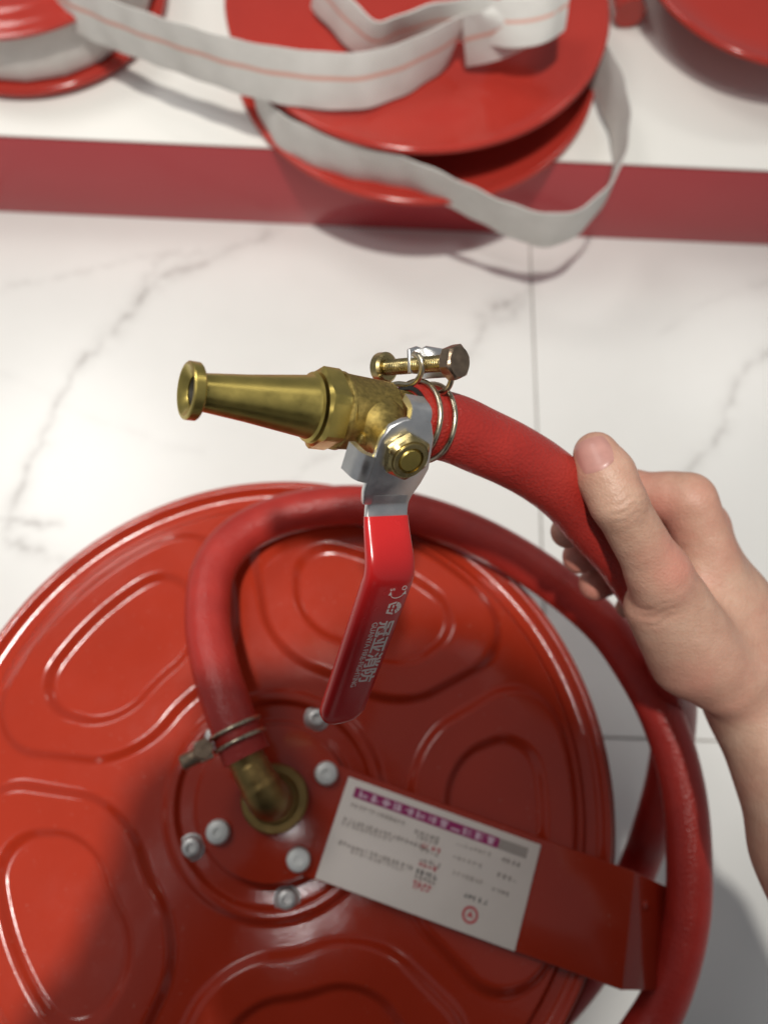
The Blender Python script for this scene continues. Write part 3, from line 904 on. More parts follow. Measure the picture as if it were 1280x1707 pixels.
# lever plate: flat head round the stem, traced in its own plane, folded tabs
def lp(px, py): return plane_pt(px, py, PLT, ST)
ow = [(622, 752), (630, 727), (646, 706), (668, 695), (692, 692), (714, 699), (718, 725), (713, 755), (709, 777), (696, 800), (682, 820), (674, 836), (600, 836), (602, 815), (607, 797), (615, 774)]
hp_ = [lp(*q) for q in ow]
plate = prism('lever_plate', hp_, ST * 0.0024, MT['steel'], noz, 0.0005)
def tab(p1, p2, ln, spread):
    p1, p2 = lp(*p1), lp(*p2)
    e = (p2 - p1).normalized(); nn = e.cross(ST).normalized()
    V = []; Fc = []; m = 9
    mid = 0.5 * (p1 + p2) - PLT
    if nn.dot(mid) < 0: nn = -nn
    R_ = 0.0022
    for k in range(m):
        t = k / (m - 1)
        if t < 0.5:
            an = t * 2 * math.radians(82)
            oin = nn * (R_ * math.sin(an)) - ST * (R_ * (1 - math.cos(an)))
            nrm = nn * math.sin(an) + ST * math.cos(an)
        else:
            an = math.radians(82)
            oin = nn * (R_ * math.sin(an)) - ST * (R_ * (1 - math.cos(an))) + (nn * math.cos(an) - ST * math.sin(an)) * (ln * (t - 0.5) * 2)
            nrm = nn * math.sin(an) + ST * math.cos(an)
        sp = spread * t
        for q, sg in ((p1, -1), (p2, 1)):
            V.append(q + oin + e * (sg * sp)); V.append(q + oin + nrm * 0.0024 + e * (sg * sp))
    for k in range(m - 1):
        a, b = 4 * k, 4 * k + 4
        Fc += [(a, a + 2, b + 2, b), (a + 1, b + 1, b + 3, a + 3), (a, b, b + 1, a + 1), (a + 2, a + 3, b + 3, b + 2)]
    Fc += [(0, 1, 3, 2), (4 * m - 4, 4 * m - 2, 4 * m - 1, 4 * m - 3)]
    o = mk('stop_tab', V, Fc, MT['steel'], plate, True, sharp=40)
    return o
tab((607, 799), (621, 756), 0.0058, 0.0002)
tab((678, 693), (712, 698), 0.0042, -0.0004)

# lever arm (steel, then a dipped vinyl grip): path in the plane of the lever with an offset bend
def lv(l, o): return PLT + HD * l + ST * (o + 0.0012)
LT = (plane_pt(578, 1196, PLT + ST * 0.010, ST) - (PLT + ST * 0.010)).dot(HD)
lat = (plane_pt(644, 836, PLT, ST) - PLT).dot(HD)
print('lever length', LT, 'bend start', lat)
def lever_path(l):
    k0, k1 = lat * 0.95, lat * 0.95 + 0.023
    t = min(1, max(0, (l - k0) / (k1 - k0)))
    o = 0.0135 * (t * t * (3 - 2 * t))
    if l > k1: o -= (l - k1) * 0.05
    # lateral drift so the arm leaves the stem the way the photo shows
    return o
def lever_sweep(name, l0, l1, wfun, hfun, mat, m=60, endround=0.0, n=40, ex=4.0):
    V = []; Fc = []
    for k in range(m + 1):
        l = l0 + (l1 - l0) * k / m
        o = lever_path(l)
        d = (lv(l + 0.0005, lever_path(l + 0.0005)) - lv(l - 0.0005, lever_path(l - 0.0005))).normalized()
        nn = WD.cross(d).normalized()
        if nn.dot(ST) < 0: nn = -nn
        w, h_ = wfun(l), hfun(l)
        if endround:
            e = max(0.0, (l - (l1 - endround)) / endround)
            f = math.sqrt(max(1e-4, 1 - e ** 2.6)); w *= f; h_ *= max(0.12, f ** 0.6)
        c = lv(l, o)
        for i in range(n):
            t = 2 * math.pi * i / n
            cx, sy = math.cos(t), math.sin(t)
            V.append(c + WD * (w * math.copysign(abs(cx) ** (2 / ex), cx)) + nn * (h_ * math.copysign(abs(sy) ** (2 / ex), sy)))
    for k in range(m):
        for i in range(n):
            j = (i + 1) % n
            Fc.append((k * n + i, k * n + j, (k + 1) * n + j, (k + 1) * n + i))
    Fc.append(tuple(range(n))[::-1]); Fc.append(tuple(range(m * n, (m + 1) * n)))
    return mk(name, V, Fc, mat, noz, True, sharp=60)
GS = (plane_pt(644, 863, PLT + ST * 0.004, ST) - PLT).dot(HD)
lever_sweep('lever_arm', lat * 0.80, GS + 0.010, lambda l: 0.0080, lambda l: 0.00125, MT['steel'], ex=8)
grip = lever_sweep('lever_grip', GS, LT, lambda l: 0.0083 + 0.0012 * min(1, (l - GS) / 0.02), lambda l: 0.0022 + 0.0010 * min(1, (l - GS) / 0.012), MT['vinyl'], m=90, endround=0.010, ex=3.4)
# print on the grip
k1 = lat * 0.95 + 0.023
def gp(l, w, lift=0.0003):
    o = lever_path(l)
    d = (lv(l + 0.0005, lever_path(l + 0.0005)) - lv(l - 0.0005, lever_path(l - 0.0005))).normalized()
    nn = WD.cross(d).normalized()
    if nn.dot(ST) < 0: nn = -nn
    return lv(l, o) + WD * w + nn * (0.0032 + lift), d, nn
g0, gd, gn = gp(k1 + 0.012, 0.0, 0.00002)
def gpt(l, w): return g0 + gd * (l - (k1 + 0.012)) + WD * w
lS = k1 + 0.0015
def flat(name, pts, mat): return prism(name, pts, gn * 0.00006, mat, grip)
text_mesh('valve_print', 'S', gpt(lS, 0.0000), gd, WD, 0.0026, MT['print'], grip)
text_mesh('valve_print', 'O', gpt(lS - 0.0008, 0.0046), gd, WD, 0.0026, MT['print'], grip)
arc = []
for k in range(13):
    a = math.radians(-70 + 140 * k / 12)
    arc.append((lS + 0.0022 + 0.0032 * math.cos(a) - 0.0006, 0.0034 + 0.0030 * math.sin(a)))
flat('arrow_print', [gpt(*p) for p in arc] + [gpt(p[0] - 0.00035, p[1]) for p in arc[::-1]], MT['print'])
for e, q in ((0, -1), (12, 1)):
    l, w = arc[e]
    flat('arrow_print', [gpt(l - 0.0013, w + 0.0001 * q), gpt(l + 0.0004, w - 0.0007), gpt(l + 0.0004, w + 0.0007)], MT['print'])
# emblem: a hexagonal badge cut by spokes
ec = (lS + 0.0094, 0.0042)
def emb(pts): flat('emblem_print', [gpt(ec[0] + p[0], ec[1] + p[1]) for p in pts], MT['print'])
mmm = 0.00112
def emq(pts): emb([(x * mmm, y * mmm) for x, y in pts])
for k in range(5):
    a, b = math.radians(165 - 29 * k), math.radians(165 - 29 * k - 24)
    emq([(1.0 * math.cos(a), 1.0 * math.sin(a)), (2.6 * math.cos(a), 2.4 * math.sin(a)), (2.6 * math.cos(b), 2.4 * math.sin(b)), (1.0 * math.cos(b), 1.0 * math.sin(b))])
emq([(-2.7, 0.2), (-2.0, 0.2), (-1.5, -1.6), (-0.25, -1.6), (-0.25, -2.4), (-1.9, -2.4)])
emq([(-1.4, -0.2), (-0.25, -0.2), (-0.25, -0.8), (-1.2, -0.8)])
emq([(0.3, -2.4), (1.9, -2.4), (2.7, 0.2), (2.0, 0.2), (1.4, -1.6), (0.3, -1.6)])
emq([(0.3, -0.8), (1.2, -0.8), (1.4, -0.2), (0.3, -0.2)])
text_mesh('name_print', '\u51a0\u4e9a\u6d88\u9632', gpt(lS + 0.0152, 0.0008), gd, WD, 0.0068, MT['print'], grip, offset=0.00013, xs=1.16)
text_mesh('name_print', 'GUANYA FIRE-FIGHTING', gpt(lS + 0.0154, -0.0024), gd, WD, 0.0031, MT['print'], grip, xs=0.95)

# hose end, lining and wire clamp at the nozzle
hs = (pA[0] - pA[1]).normalized()
lathe('hose_lining', pA[0] + hs * 0.0004, hs, [(-0.004, 0.0), (-0.004, 0.0118), (0.0006, 0.0118), (0.0006, 0.0104), (-0.003, 0.0100), (-0.003, 0.0)], MT['rubber_black'], noz, 40)
cA = cp(701, 702, .2808)
aA = (cp(722, 706, .2850) - cp(677, 698, .2765)).normalized()
upA = (cp(700, 604, .272) - cA)
ring_wire(noz, cA - aA * 0.0036, aA, upA, 0.0141)
ring_wire(noz, cA + aA * 0.0036, aA, upA, 0.0141)
# the wire ends run off tangentially and hook up round the bolt
tube('clamp_wire', catmull([cp(640, 646, .2830), cp(662, 640, .2790), cp(684, 641, .2750), cp(698, 630, .2715), cp(704, 610, .2690), cp(699, 594, .2690), cp(690, 590, .2720)], 6), 0.00105, MT['zinc'], noz, 12)
tube('clamp_wire', catmull([cp(690, 646, .2830), cp(712, 652, .2790), cp(733, 655, .2740), cp(747, 646, .2705), cp(753, 628, .2680), cp(748, 614, .2690), cp(740, 610, .2720)], 6), 0.00105, MT['zinc'], noz, 12)
# tangential bolt: far barrel nut, thread, near hexagon head
b_l = cp(637, 613, .2900); b_r = cp(752, 604, .2660)
bd = (b_r - b_l).normalized()
thread('clamp_screw', b_l - bd * 0.003, b_r, 0.0030, 0.0010, MT['nut'], noz, 24)
hex_chamfered('clamp_bolt_head', b_r - bd * 0.0010, bd, 0.0064, 0.0050, MT['bolt'], noz, rot=0.4, cham=0.14)
lathe('clamp_barrel_nut', b_l - bd * 0.0015, bd, [(0.0, 0.0), (0.0, 0.0050), (0.0008, 0.0058), (0.0040, 0.0058), (0.0048, 0.0048), (0.0048, 0.0)], MT['nut'], noz, 28)
bm_c = cp(704, 606, .2765)
bu = (cp(704, 570, .2745) - bm_c).normalized(); bu = (bu - bd * bu.dot(bd)).normalized(); bn = bd.cross(bu)
if bn.dot(_r) > 0: bn = -bn
# folded plate: web behind the bolt plus a near cheek the bolt passes through
def bp(u, v, w): return bm_c + bd * u + bu * v + bn * w
bridge = prism('clamp_bridge', [bp(-0.0040, -0.0056, -0.0044), bp(0.0120, -0.0056, -0.0044), bp(0.0120, 0.0036, -0.0044), bp(-0.0010, 0.0062, -0.0044), bp(-0.0040, 0.0052, -0.0044)], bn * 0.0012, MT['steel'], noz, 0.0004)
prism('bridge_cheek', [bp(-0.0040, -0.0040, -0.0042), bp(-0.0040, 0.0054, -0.0042), bp(-0.0040, 0.0064, -0.0010), bp(-0.0040, 0.0056, 0.0036), bp(-0.0040, -0.0030, 0.0040)], bd * 0.0014, MT['steel'], bridge, 0.0005)

# ================================================================== HAND AND PERSON
W = cp(1262, 1170, .372)
person = root('person', (0.02, -0.55, 0.0), 'person in a dark shirt whose bare hand grips the hose', 'person')
IDX = [cp(1146, 834, .353), cp(1050, 818, .368), cp(986, 862, .3735), cp(946, 886, .3600)]
MID = [cp(1166, 874, .376), cp(1076, 862, .397), cp(1010, 906, .3960), cp(966, 928, .376)]
RNG = [cp(1176, 918, .397), cp(1098, 912, .418), cp(1038, 952, .410), cp(993, 973, .388)]
PNK = [cp(1196, 962, .414), cp(1132, 962, .432), cp(1084, 990, .425), cp(1046, 1012, .410)]
THB = [cp(1168, 1098, .350), cp(1098, 957, .3275), cp(1029, 836, .3120), cp(993, 757, .3150)]
E2 = W + (cp(1462, 1650, .335) - W).normalized() * 0.245
allp = IDX + MID + RNG + PNK + THB + [W, cp(1350, 1450, .36)]
lo = [min(p[i] for p in allp) - 0.032 for i in range(3)]; hi = [max(p[i] for p in allp) + 0.032 for i in range(3)]
lo[1] -= 0.07; hi[0] += 0.04
S = SDF(lo, hi, 0.00135)
view = tuple(_f)
# palm
S.cone(W, cp(1220, 1010, .368), 0.0215, 0.0190, 0.010)
S.cone(cp(1240, 1100, .366), IDX[0] + (W - IDX[0]) * 0.10, 0.0170, 0.0128, 0.010)
S.cone(cp(1246, 1110, .376), MID[0] + (W - MID[0]) * 0.06, 0.0170, 0.0132, 0.010)
S.cone(cp(1250, 1120, .388), RNG[0], 0.0160, 0.0122, 0.010)
S.cone(cp(1252, 1125, .398), PNK[0], 0.0150, 0.0110, 0.010)
S.cone(cp(1150, 1010, .385), cp(1190, 1090, .384), 0.0150, 0.0170, 0.012)      # heel side under the hose
S.cone(cp(1130, 940, .388), cp(1160, 1020, .388), 0.0090, 0.0110, 0.010)
# thumb: metacarpal mass, two phalanges, bulb
S.cone(cp(1205, 1130, .357), cp(1128, 1002, .3345), 0.0175, 0.0132, 0.012)
S.cone(cp(1142, 1100, .352), cp(1088, 1012, .340), 0.0165, 0.0125, 0.012)     # thenar pad
S.cone(cp(1185, 1080, .366), cp(1165, 960, .360), 0.0125, 0.0100, 0.012)      # web towards the index
S.cone(THB[1], THB[2], 0.0122, 0.0108, 0.007)
S.cone(THB[1] + (THB[0] - THB[1]) * 0.05, THB[1], 0.0128, 0.0126, 0.006)
S.cone(THB[2], THB[3] + (THB[2] - THB[3]) * 0.45, 0.0108, 0.0114, 0.004)
S.cone(THB[3] + (THB[2] - THB[3]) * 0.45, THB[3], 0.0114, 0.0092, 0.004)
# fingers
for f_, rads in ((IDX, (0.0112, 0.0100, 0.0090, 0.0080)), (MID, (0.0114, 0.0102, 0.0094, 0.0084)), (RNG, (0.0108, 0.0098, 0.0094, 0.0086)), (PNK, (0.0098, 0.0082, 0.0072, 0.0063))):
    S.chain(f_, rads, 0.0030)
    S.cone(f_[0], f_[0] + (f_[1] - f_[0]) * 0.25, rads[0] * 1.06, rads[0] * 0.98, 0.006)
# wrist and forearm
S.cone(W, W + (E2 - W) * 0.30, 0.0225, 0.0235, 0.012)
S.cone(cp(1246, 1128, .392), W + (E2 - W) * 0.30 + _f * 0.014, 0.0185, 0.0215, 0.012)
S.cone(W + (E2 - W) * 0.30, W + (E2 - W) * 0.85, 0.0240, 0.0300, 0.012)
S.cone(W + (E2 - W) * 0.30 + _f * 0.014, W + (E2 - W) * 0.85 + _f * 0.014, 0.0220, 0.0290, 0.012)
# tendon ridges on the back of the hand
S.cone(cp(1256, 1085, .358), cp(1164, 840, .3475), 0.0070, 0.0058, 0.006)
S.cone(cp(1230, 1140, .352), cp(1150, 985, .3290), 0.0060, 0.0050, 0.006)
V, Q = S.mesh()
# creases: shallow folds across the thumb knuckle and fingers
V = np.array(V)
cr = np.zeros(len(V))
def crease(p, ax_, amp, wid, ext, wig=0.0):
    global cr
    p = np.array(p); a = np.array(ax_); a = a / np.linalg.norm(a)
    d = V - p; t = d @ a
    perp = d - np.outer(t, a)
    rad = np.linalg.norm(perp, axis=1)
    t = t + wig * np.sin(perp[:, 0] * 700)
    cr += amp * np.exp(-(t / wid) ** 2) * np.exp(-(rad / ext) ** 4)
td = (THB[2] - THB[3]).normalized()
kn = THB[2] - _f * 0.0105
for k, am in ((-1.9, 0.5), (0.0, 0.9), (2.1, 0.6), (4.2, 0.35)):
    crease(kn + td * (k * 0.0016), td, 0.00075 * am, 0.0009, 0.0085, 0.0007)
md_ = (THB[0] - THB[1]).normalized()
for k in (0, 1, 2):
    crease(cp(1088, 1005, .325) + md_ * (k * 0.004), md_ + _r * 0.3, 0.0004, 0.0010, 0.009, 0.0008)
red = np.zeros(len(V))
for p, r_, s_ in ((cp(1130, 938, .315), 0.014, 0.55), (THB[3], 0.013, 0.30), (cp(1095, 855, .352), 0.014, 0.75), (cp(1075, 815, .358), 0.014, 0.5), (IDX[3], 0.014, 0.55), (MID[3], 0.016, 0.8), (RNG[3], 0.016, 0.8), (RNG[2], 0.014, 0.5), (cp(1180, 1110, .34), 0.03, 0.25), (cp(1170, 830, .345), 0.012, 0.4)):
    red = np.maximum(red, s_ * np.exp(-(((V - np.array(p)) ** 2).sum(1)) / r_ ** 2))
hand = mk('right_arm', V, Q.tolist(), MT['skin'], person, True, attrs={'redness': red})
me = hand.data
nrm = np.empty(len(me.vertices) * 3, np.float32); me.vertices.foreach_get('normal', nrm); nrm = nrm.reshape(-1, 3)
# light smoothing of the voxel surface, then press the creases in
co = V.copy()
ed_ = np.empty(len(me.edges) * 2, np.int32); me.edges.foreach_get('vertices', ed_); ed_ = ed_.reshape(-1, 2)
deg = np.bincount(ed_.ravel(), minlength=len(V))[:, None]
for it in range(6):
    sgn = 0.5 if it % 2 == 0 else -0.48
    acc = np.zeros_like(co)
    np.add.at(acc, ed_[:, 0], co[ed_[:, 1]]); np.add.at(acc, ed_[:, 1], co[ed_[:, 0]])
    co += sgn * (acc / np.maximum(deg, 1) - co)
co -= nrm * cr[:, None]
me.vertices.foreach_set('co', co.astype(np.float32).ravel())
me.update()
sub = hand.modifiers.new('subdivision', 'SUBSURF'); sub.levels = 1; sub.render_levels = 1
# thumb nail, laid on the surface of the thumb
bvh = BVHTree.FromPolygons([Vector(c) for c in co], Q.tolist())
def nail(corners, name, lift=0.00055, n=14):
    """corners px: base-left, base-right, tip-right, tip-left"""
    V = []; Fc = []
    bl_, br_, tr_, tl_ = [Vector((c[0], c[1], 0)) for c in corners]
    for i in range(n + 1):
        for j in range(n + 1):
            u, v = j / n * 2 - 1, i / n * 2 - 1
            # squircle rounding
            uu = u * math.sqrt(max(0, 1 - 0.36 * v * v)); vv = v * math.sqrt(max(0, 1 - 0.30 * u * u))
            a, b = (uu + 1) / 2, (vv + 1) / 2
            p = (bl_ * (1 - a) + br_ * a) * (1 - b) + (tl_ * (1 - a) + tr_ * a) * b
            cen = (bl_ + br_ + tr_ + tl_) / 4
            for tr in range(12):
                d = ray(p.x, p.y).normalized()
                hit, nn, _, dist = bvh.ray_cast(CAM, d)
                if hit is not None and (hit - THB[3]).length < 0.03: break
                p = p + (cen - p) * 0.06
            if hit is None: continue
            e = max(abs(u), abs(v))
            V.append(hit - d * (lift * (1 - 0.9 * max(0, (e - 0.8) / 0.2))))
    for i in range(n):
        for j in range(n):
            a = i * (n + 1) + j
            Fc.append((a, a + 1, a + n + 2, a + n + 1))
    return mk(name, V, Fc, MT['nail'], hand, True)
nail([(972, 797), (1030, 771), (1008, 720), (952, 741)], 'thumb_nail')

# rest of the photographer, outside the picture: it shades the lower half of the reel
elb = E2.copy()
shR = Vector((0.21, -0.33, 0.73)); shL = Vector((-0.18, -0.33, 0.75)); nk = Vector((0.0, -0.30, 0.82))
hd = Vector((0.010, -0.118, 0.99)); hips = Vector((0.03, -0.72, 0.29)); elL = Vector((-0.165, -0.30, 0.55)); wrL = Vector((-0.090, -0.055, 0.690))
Tb = SDF((-0.48, -1.0, 0.1), (0.52, 0.05, 0.95), 0.010)
Tb.cone(hips, nk - Vector((0, 0, 0.10)), 0.16, 0.15, 0.06)
Tb.cone(shL, shR, 0.075, 0.075, 0.05)
Tb.cone(shR, elb, 0.058, 0.048, 0.03); Tb.cone(elb, elb + (W - elb) * 0.30, 0.048, 0.044, 0.02)
Tb.cone(shL, elL, 0.058, 0.048, 0.03); Tb.cone(elL, elL + (wrL - elL) * 0.62, 0.047, 0.040, 0.02)
V, Q = Tb.mesh()
mk('shirt', V, Q.tolist(), MT['cloth_dark'], person)
Tl = SDF((-0.45, -1.0, -0.01), (0.5, -0.25, 0.6), 0.012)
kL, kR = Vector((-0.20, -0.44, 0.46)), Vector((0.33, -0.46, 0.46)); fL, fR = Vector((-0.20, -0.62, 0.06)), Vector((0.32, -0.64, 0.06))
Tl.cone(hips, hips + Vector((0, 0.03, 0.03)), 0.165, 0.155, 0.05)
for k_, f_, s_ in ((kL, fL, -0.09), (kR, fR, 0.09)):
    Tl.cone(hips + Vector((s_, 0, 0)), k_, 0.095, 0.072, 0.04); Tl.cone(k_, f_ + Vector((0, 0, 0.03)), 0.068, 0.050, 0.03)
V, Q = Tl.mesh()
mk('trousers', V, Q.tolist(), MT['denim'], person)
for f_ in (fL, fR):
    Tf = SDF(tuple(f_ - Vector((0.07, 0.10, 0.07))), tuple(f_ + Vector((0.07, 0.27, 0.06))), 0.008)
    Tf.cone(f_ + Vector((0, -0.04, -0.018)), f_ + Vector((0, 0.16, -0.026)), 0.042, 0.034, 0.02)
    V, Q = Tf.mesh(); mk('shoe', V, Q.tolist(), MT['rubber_black'], person)
Th = SDF((-0.16, -0.42, 0.74), (0.16, 0.05, 1.18), 0.006)
look = (CAM + _f * -0.02 - hd).normalized(); upv = (Vector((0, 1, 0)) - look * look.y).normalized(); sdv = look.cross(upv)
Th.cone(nk - Vector((0, 0.0, 0.03)), hd - look * 0.02 - upv * 0.05, 0.055, 0.05, 0.03)
Th.cone(hd - look * 0.03 + upv * 0.035, hd + look * 0.015 + upv * 0.01, 0.088, 0.076, 0.03)
Th.cone(hd + look * 0.03 - upv * 0.02, hd + look * 0.045 - upv * 0.08, 0.060, 0.036, 0.03)
Th.cone(hd + look * 0.088 + upv * 0.005, hd + look * 0.108 - upv * 0.030, 0.008, 0.013, 0.012)
Th.cone(hd + look * 0.080 - upv * 0.062 + sdv * 0.018, hd + look * 0.080 - upv * 0.062 - sdv * 0.018, 0.007, 0.007, 0.006)
for s_ in (-1, 1):
    Th.cone(hd + sdv * (s_ * 0.083) + upv * 0.012, hd + sdv * (s_ * 0.083) - upv * 0.022, 0.014, 0.010, 0.006)
    Th.cone(hd + sdv * (s_ * 0.020) + look * 0.082 + upv * 0.018, hd + sdv * (s_ * 0.044) + look * 0.074 + upv * 0.018, 0.010, 0.009, 0.008)
V, Q = Th.mesh()
mk('head', V, Q.tolist(), MT['skin'], person, attrs={'redness': np.full(len(V), 0.15)})
Tq = SDF((-0.16, -0.42, 0.82), (0.16, 0.05, 1.20), 0.007)
Tq.cone(hd - look * 0.045 + upv * 0.045, hd + look * 0.010 + upv * 0.045, 0.093, 0.082, 0.03)
Tq.cone(hd - look * 0.06 + upv * 0.0, hd - look * 0.055 - upv * 0.05, 0.078, 0.06, 0.03)
V, Q = Tq.mesh(); mk('hair', V, Q.tolist(), MT['hair'], person)
# left hand round the phone
Tg = SDF((-0.30, -0.23, 0.54), (0.06, 0.06, 0.80), 0.0032)
ph_c = CAM - _f * 0.010 - _r * 0.022 - _u * 0.055                 # phone centre
Tg.cone(elL + (wrL - elL) * 0.5, wrL, 0.032, 0.026, 0.015)
Tg.cone(wrL, ph_c - _r * 0.030 - _f * 0.028 - _u * 0.03, 0.028, 0.022, 0.02)
Tg.cone(ph_c - _r * 0.040 - _f * 0.022 - _u * 0.045, ph_c - _r * 0.050 - _f * 0.022 + _u * 0.050, 0.020, 0.017, 0.015)
for k in range(4):
    b_ = ph_c - _r * 0.047 - _f * 0.012 + _u * (0.060 - 0.022 * k)
    Tg.chain([b_, b_ - _r * 0.014 + _f * 0.012, b_ - _r * 0.002 + _f * 0.0165, b_ + _r * 0.020 + _f * 0.0160], (0.0105, 0.0095, 0.0085, 0.0072), 0.003)
Tg.chain([ph_c - _r * 0.036 - _f * 0.026 - _u * 0.03, ph_c - _r * 0.016 - _f * 0.024 + _u * 0.005, ph_c + _r * 0.004 - _f * 0.018 + _u * 0.02], (0.014, 0.011, 0.009), 0.005)
V, Q = Tg.mesh()
mk('left_hand', V, Q.tolist(), MT['skin'], person, attrs={'redness': np.full(len(V), 0.2)})
phone = root('smartphone', ph_c, 'dark smartphone held above the reel, taking the picture', 'phone')
def pq(u, v, w): return ph_c + _r * u + _u * v + _f * w
prism('phone_body', [pq(-0.036, -0.075, -0.004), pq(0.036, -0.075, -0.004), pq(0.036, 0.075, -0.004), pq(-0.036, 0.075, -0.004)], _f * 0.0075, MT['phone'], phone, 0.003)
lathe('camera_lens', pq(0.022, 0.055, 0.0036), _f, [(0, 0.0), (0, 0.0085), (0.0022, 0.0085), (0.0026, 0.0078), (0.0020, 0.0070), (0.0020, 0.0)], MT['phone'], phone, 32)

# ================================================================== REAR REELS AND CANVAS HOSE
GRP = 'red hose reels lying on the platform'
rear = root('layflat_hose_reel', (0.0325, 0.697, ZP), 'red reel of flat white canvas hose overhanging the platform edge in the middle', 'hose reel', GRP)
def rear_flange(name, cx, cy, z, R, mat, parent, ridge=True, top=True):
    prof = [(0.0, 0.0), (0.0, R * 0.10)]
    if ridge:
        prof += [(0.0, R * 0.30), (0.0015, R * 0.33), (0.0015, R * 0.38), (0.0, R * 0.41), (0.0, R * 0.74), (-0.0012, R * 0.78), (-0.0012, R * 0.86), (0.0002, R * 0.90)]
    prof += [(0.0010, R * 0.955), (0.0026, R * 0.972), (0.0026, R * 0.988), (0.0008, R), (-0.0020, R), (-0.0026, R * 0.985), (-0.0020, R * 0.96), (-0.0022, R * 0.3), (-0.0022, 0.0)]
    return lathe(name, (cx, cy, z), (0, 0, 1), prof, mat, parent, 128, sharp=60)
rear_flange('top_flange', 0.0316, 0.7034, 0.1756, 0.185, MT['paint_rear'], rear)
rear_flange('bottom_flange', 0.0336, 0.6920, 0.1235, 0.185, MT['paint_rear'], rear)
lathe('drum', (0.033, 0.698, ZP), (0, 0, 1), [(0, 0.0), (0, 0.06), (0.0075, 0.06), (0.0075, 0.045), (0.060, 0.045), (0.060, 0.0)], MT['paint_rear'], rear, 48)
def coil(name, cx, cy, r0, r1, z0, z1, turns, mat, parent, dz=0.0):
    cents = []; widths = []
    m = turns * 20
    for k in range(m + 1):
        t = k / m; a = 2 * math.pi * turns * t + 0.6
        r_ = r0 + (r1 - r0) * t
        cents.append((cx + r_ * math.cos(a), cy + r_ * math.sin(a), 0.5 * (z0 + z1)))
        widths.append((0, 0, z1 - z0))
    return ribbon(name, cents, widths, (r1 - r0) / turns * 0.8, mat, parent, stripe=False, per=2)
coil('wound_hose', 0.033, 0.698, 0.055, 0.105, 0.1265, 0.1715, 8, MT['fabric'], rear)

# loose loop hanging out over the platform edge: upper edge traced, strap hangs about 50 mm down
def strap(name, pts, parent, thick=0.0024, stripe=True, per=8):
    cents = []; widths = []
    for (px, py, z, wx, wy, wz) in pts:
        p = at(px, py, z); w = Vector((wx, wy, wz))
        cents.append(p - w * 0.5); widths.append(w)
    return ribbon(name, cents, widths, thick, MT['fabric'], parent, stripe, per)
canvas = root('canvas_hose', (0.0325, 0.60, 0.18), 'loose white canvas hose with an orange stripe, looped over the middle reel', 'hose')
w5 = 0.050
strap('hose_loop', [(420, 120, .1700, 0, 0, .046), (452, 175, .1700, 0, 0, .046), (500, 205, .1700, 0, 0, .046), (580, 238, .1695, 0, -.004, .047), (680, 264, .1680, 0, -.008, .048), (770, 303, .1600, 0, -.010, .048), (840, 335, .1500, .0, -.008, .049), (900, 353, .1440, .003, -.004, .049), (950, 354, .1430, .006, .0, .049), (990, 332, .1450, .006, .004, .048), (1020, 300, .1500, .004, .004, .047),
     (1042, 258, .1560, .002, .002, .046), (1051, 210, .1620, .002, .0, .045), (1048, 160, .1660, .004, .0, .045), (1034, 112, .1700, .006, .0, .045), (1012, 75, .1700, .006, -.002, .045), (970, 30, .1690, .006, -.004, .044), (900, 0, .1680, .0, .0, .044)], canvas, stripe=False)
strap('hose_run', [(60, -60, .215, 0, .01, .048), (140, -22, .222, 0, .006, .050), (210, 8, .228, 0, .003, .050), (300, 38, .2300, 0, .004, .050), (400, 66, .2290, 0, .010, .047), (500, 82, .2250, 0, .016, .044), (600, 86, .2230, 0, .018, .042), (680, 66, .2240, .002, .014, .044), (742, 38, .2270, .006, .008, .047), (778, 22, .2300, .012, .004, .048)], canvas)
strap('hose_fold', [(770, 24, .2310, -.010, .004, .047), (800, 18, .2340, -.030, .010, .034), (826, 6, .2360, -.040, .020, .012), (846, -20, .2340, -.046, .012, .004), (862, -60, .230, -.046, .008, .002)], canvas)
strap('hose_strand', [(540, -50, .2240, .014, -.006, .040), (580, -8, .2240, .014, -.006, .040), (612, 24, .2220, .012, -.004, .040), (636, 36, .2220, .004, -.004, .040), (672, 22, .2270, .0, -.008, .040), (730, 4, .2330, .0, -.004, .038), (800, -4, .2380, .0, .010, .034), (860, 0, .2420, .0, .020, .028), (910, -8, .2440, .0, .026, .024), (950, -30, .242, .0, .026, .024)], canvas, thick=0.0036)
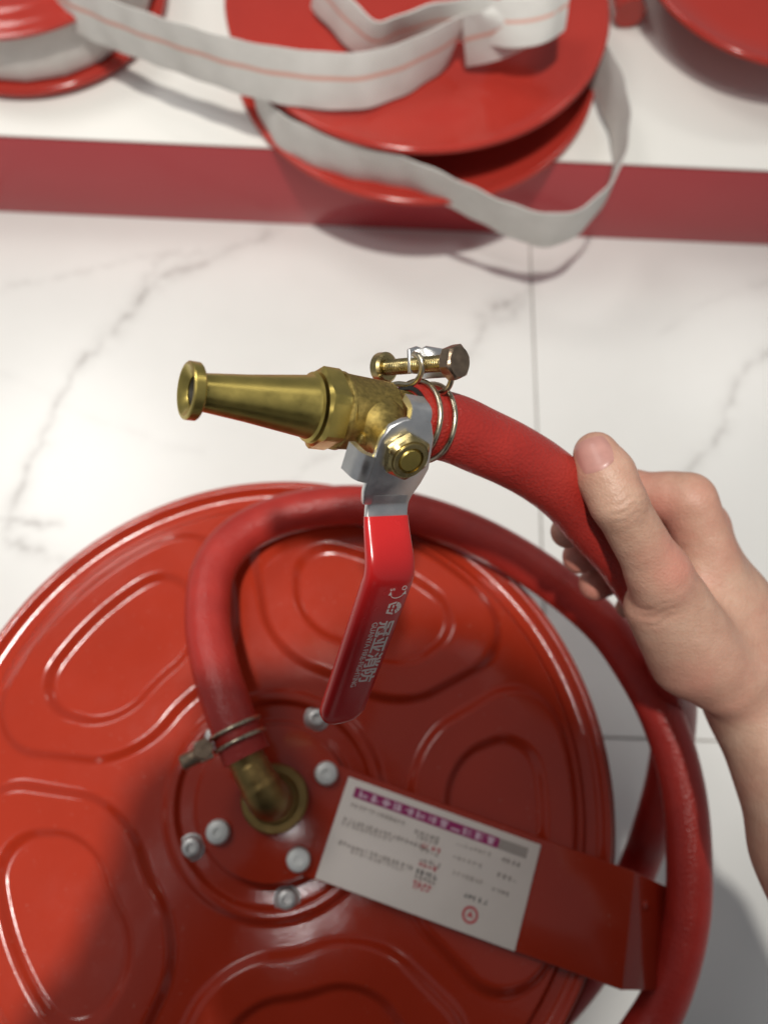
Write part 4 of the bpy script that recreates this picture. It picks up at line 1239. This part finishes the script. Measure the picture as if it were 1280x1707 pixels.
# open end of the hose
e0, e1 = at(862, 10, .232), at(916, 36, .222)
Vt = []; Ft = []; nn_ = 30
a_, x_, y_ = frame(e1 - e0)
for k, (t, ro_, ri) in enumerate([(0.0, .0115, 0), (0.35, .0135, 0), (0.7, .0145, 0), (1.0, .0150, 0), (1.02, .0138, 1), (0.7, .0122, 1), (0.4, .010, 1)]):
    for i in range(nn_):
        an = 2 * math.pi * i / nn_
        q = ro_ * (1 + 0.10 * math.sin(3 * an + k * 0.3))
        Vt.append(e0 + (e1 - e0) * t + x_ * (q * 1.15 * math.cos(an)) + y_ * (q * 0.85 * math.sin(an)))
for k in range(6):
    for i in range(nn_):
        j = (i + 1) % nn_
        Ft.append((k * nn_ + i, k * nn_ + j, (k + 1) * nn_ + j, (k + 1) * nn_ + i))
Ft.append(tuple(range(6 * nn_, 7 * nn_)))
mk('hose_end', Vt, Ft, MT['fabric'], canvas, True, uv=[(-1, 0.2)] * len(Vt))

left = root('layflat_hose_reel', (-0.364, 0.750, ZP), 'glossy red reel wound with white hose at the upper left corner', 'hose reel', GRP)
lathe('top_flange', (-0.3655, 0.749, 0.185), (0, 0, 1), [(0.022, 0.0), (0.022, 0.040), (0.020, 0.046), (0.012, 0.062), (0.010, 0.080), (0.008, 0.100), (0.0095, 0.104), (0.0095, 0.110), (0.006, 0.116), (0.002, 0.124), (0.0025, 0.130), (0.001, 0.134), (-0.002, 0.134), (-0.002, 0.10), (-0.002, 0.0)], MT['paint_rear'], left, 128, sharp=60)
lathe('bottom_flange', (-0.3624, 0.7502, 0.1220), (0, 0, 1), [(-0.0075, 0.0), (-0.0075, 0.120), (-0.004, 0.132), (0.000, 0.135), (0.004, 0.134), (0.0055, 0.130), (0.003, 0.122), (0.0, 0.10), (0.0, 0.0)], MT['paint_rear'], left, 128, sharp=60)
coil('wound_hose', -0.3635, 0.7497, 0.040, 0.122, 0.1275, 0.1800, 10, MT['fabric'], left)

right = root('layflat_hose_reel', (0.402, 0.788, ZP), 'red reel flange raised above its shadow at the upper right corner', 'hose reel', GRP)
rear_flange('top_flange', 0.402, 0.788, 0.175, 0.150, MT['paint_rear'], right)
lathe('drum', (0.41, 0.80, ZP), (0, 0, 1), [(0, 0.0), (0, 0.055), (0.059, 0.055), (0.059, 0.0)], MT['paint_rear'], right, 48)
fo = at(1050, 22, ZP + 0.018); fo2 = at(1030, -70, ZP + 0.018)
tube('foot_bar', catmull([fo, fo + (fo2 - fo) * 0.05, fo + (fo2 - fo) * 0.5, fo2], 6), [0.006, 0.0145] + [0.016] * 17, MT['paint_rear'], right, 24)
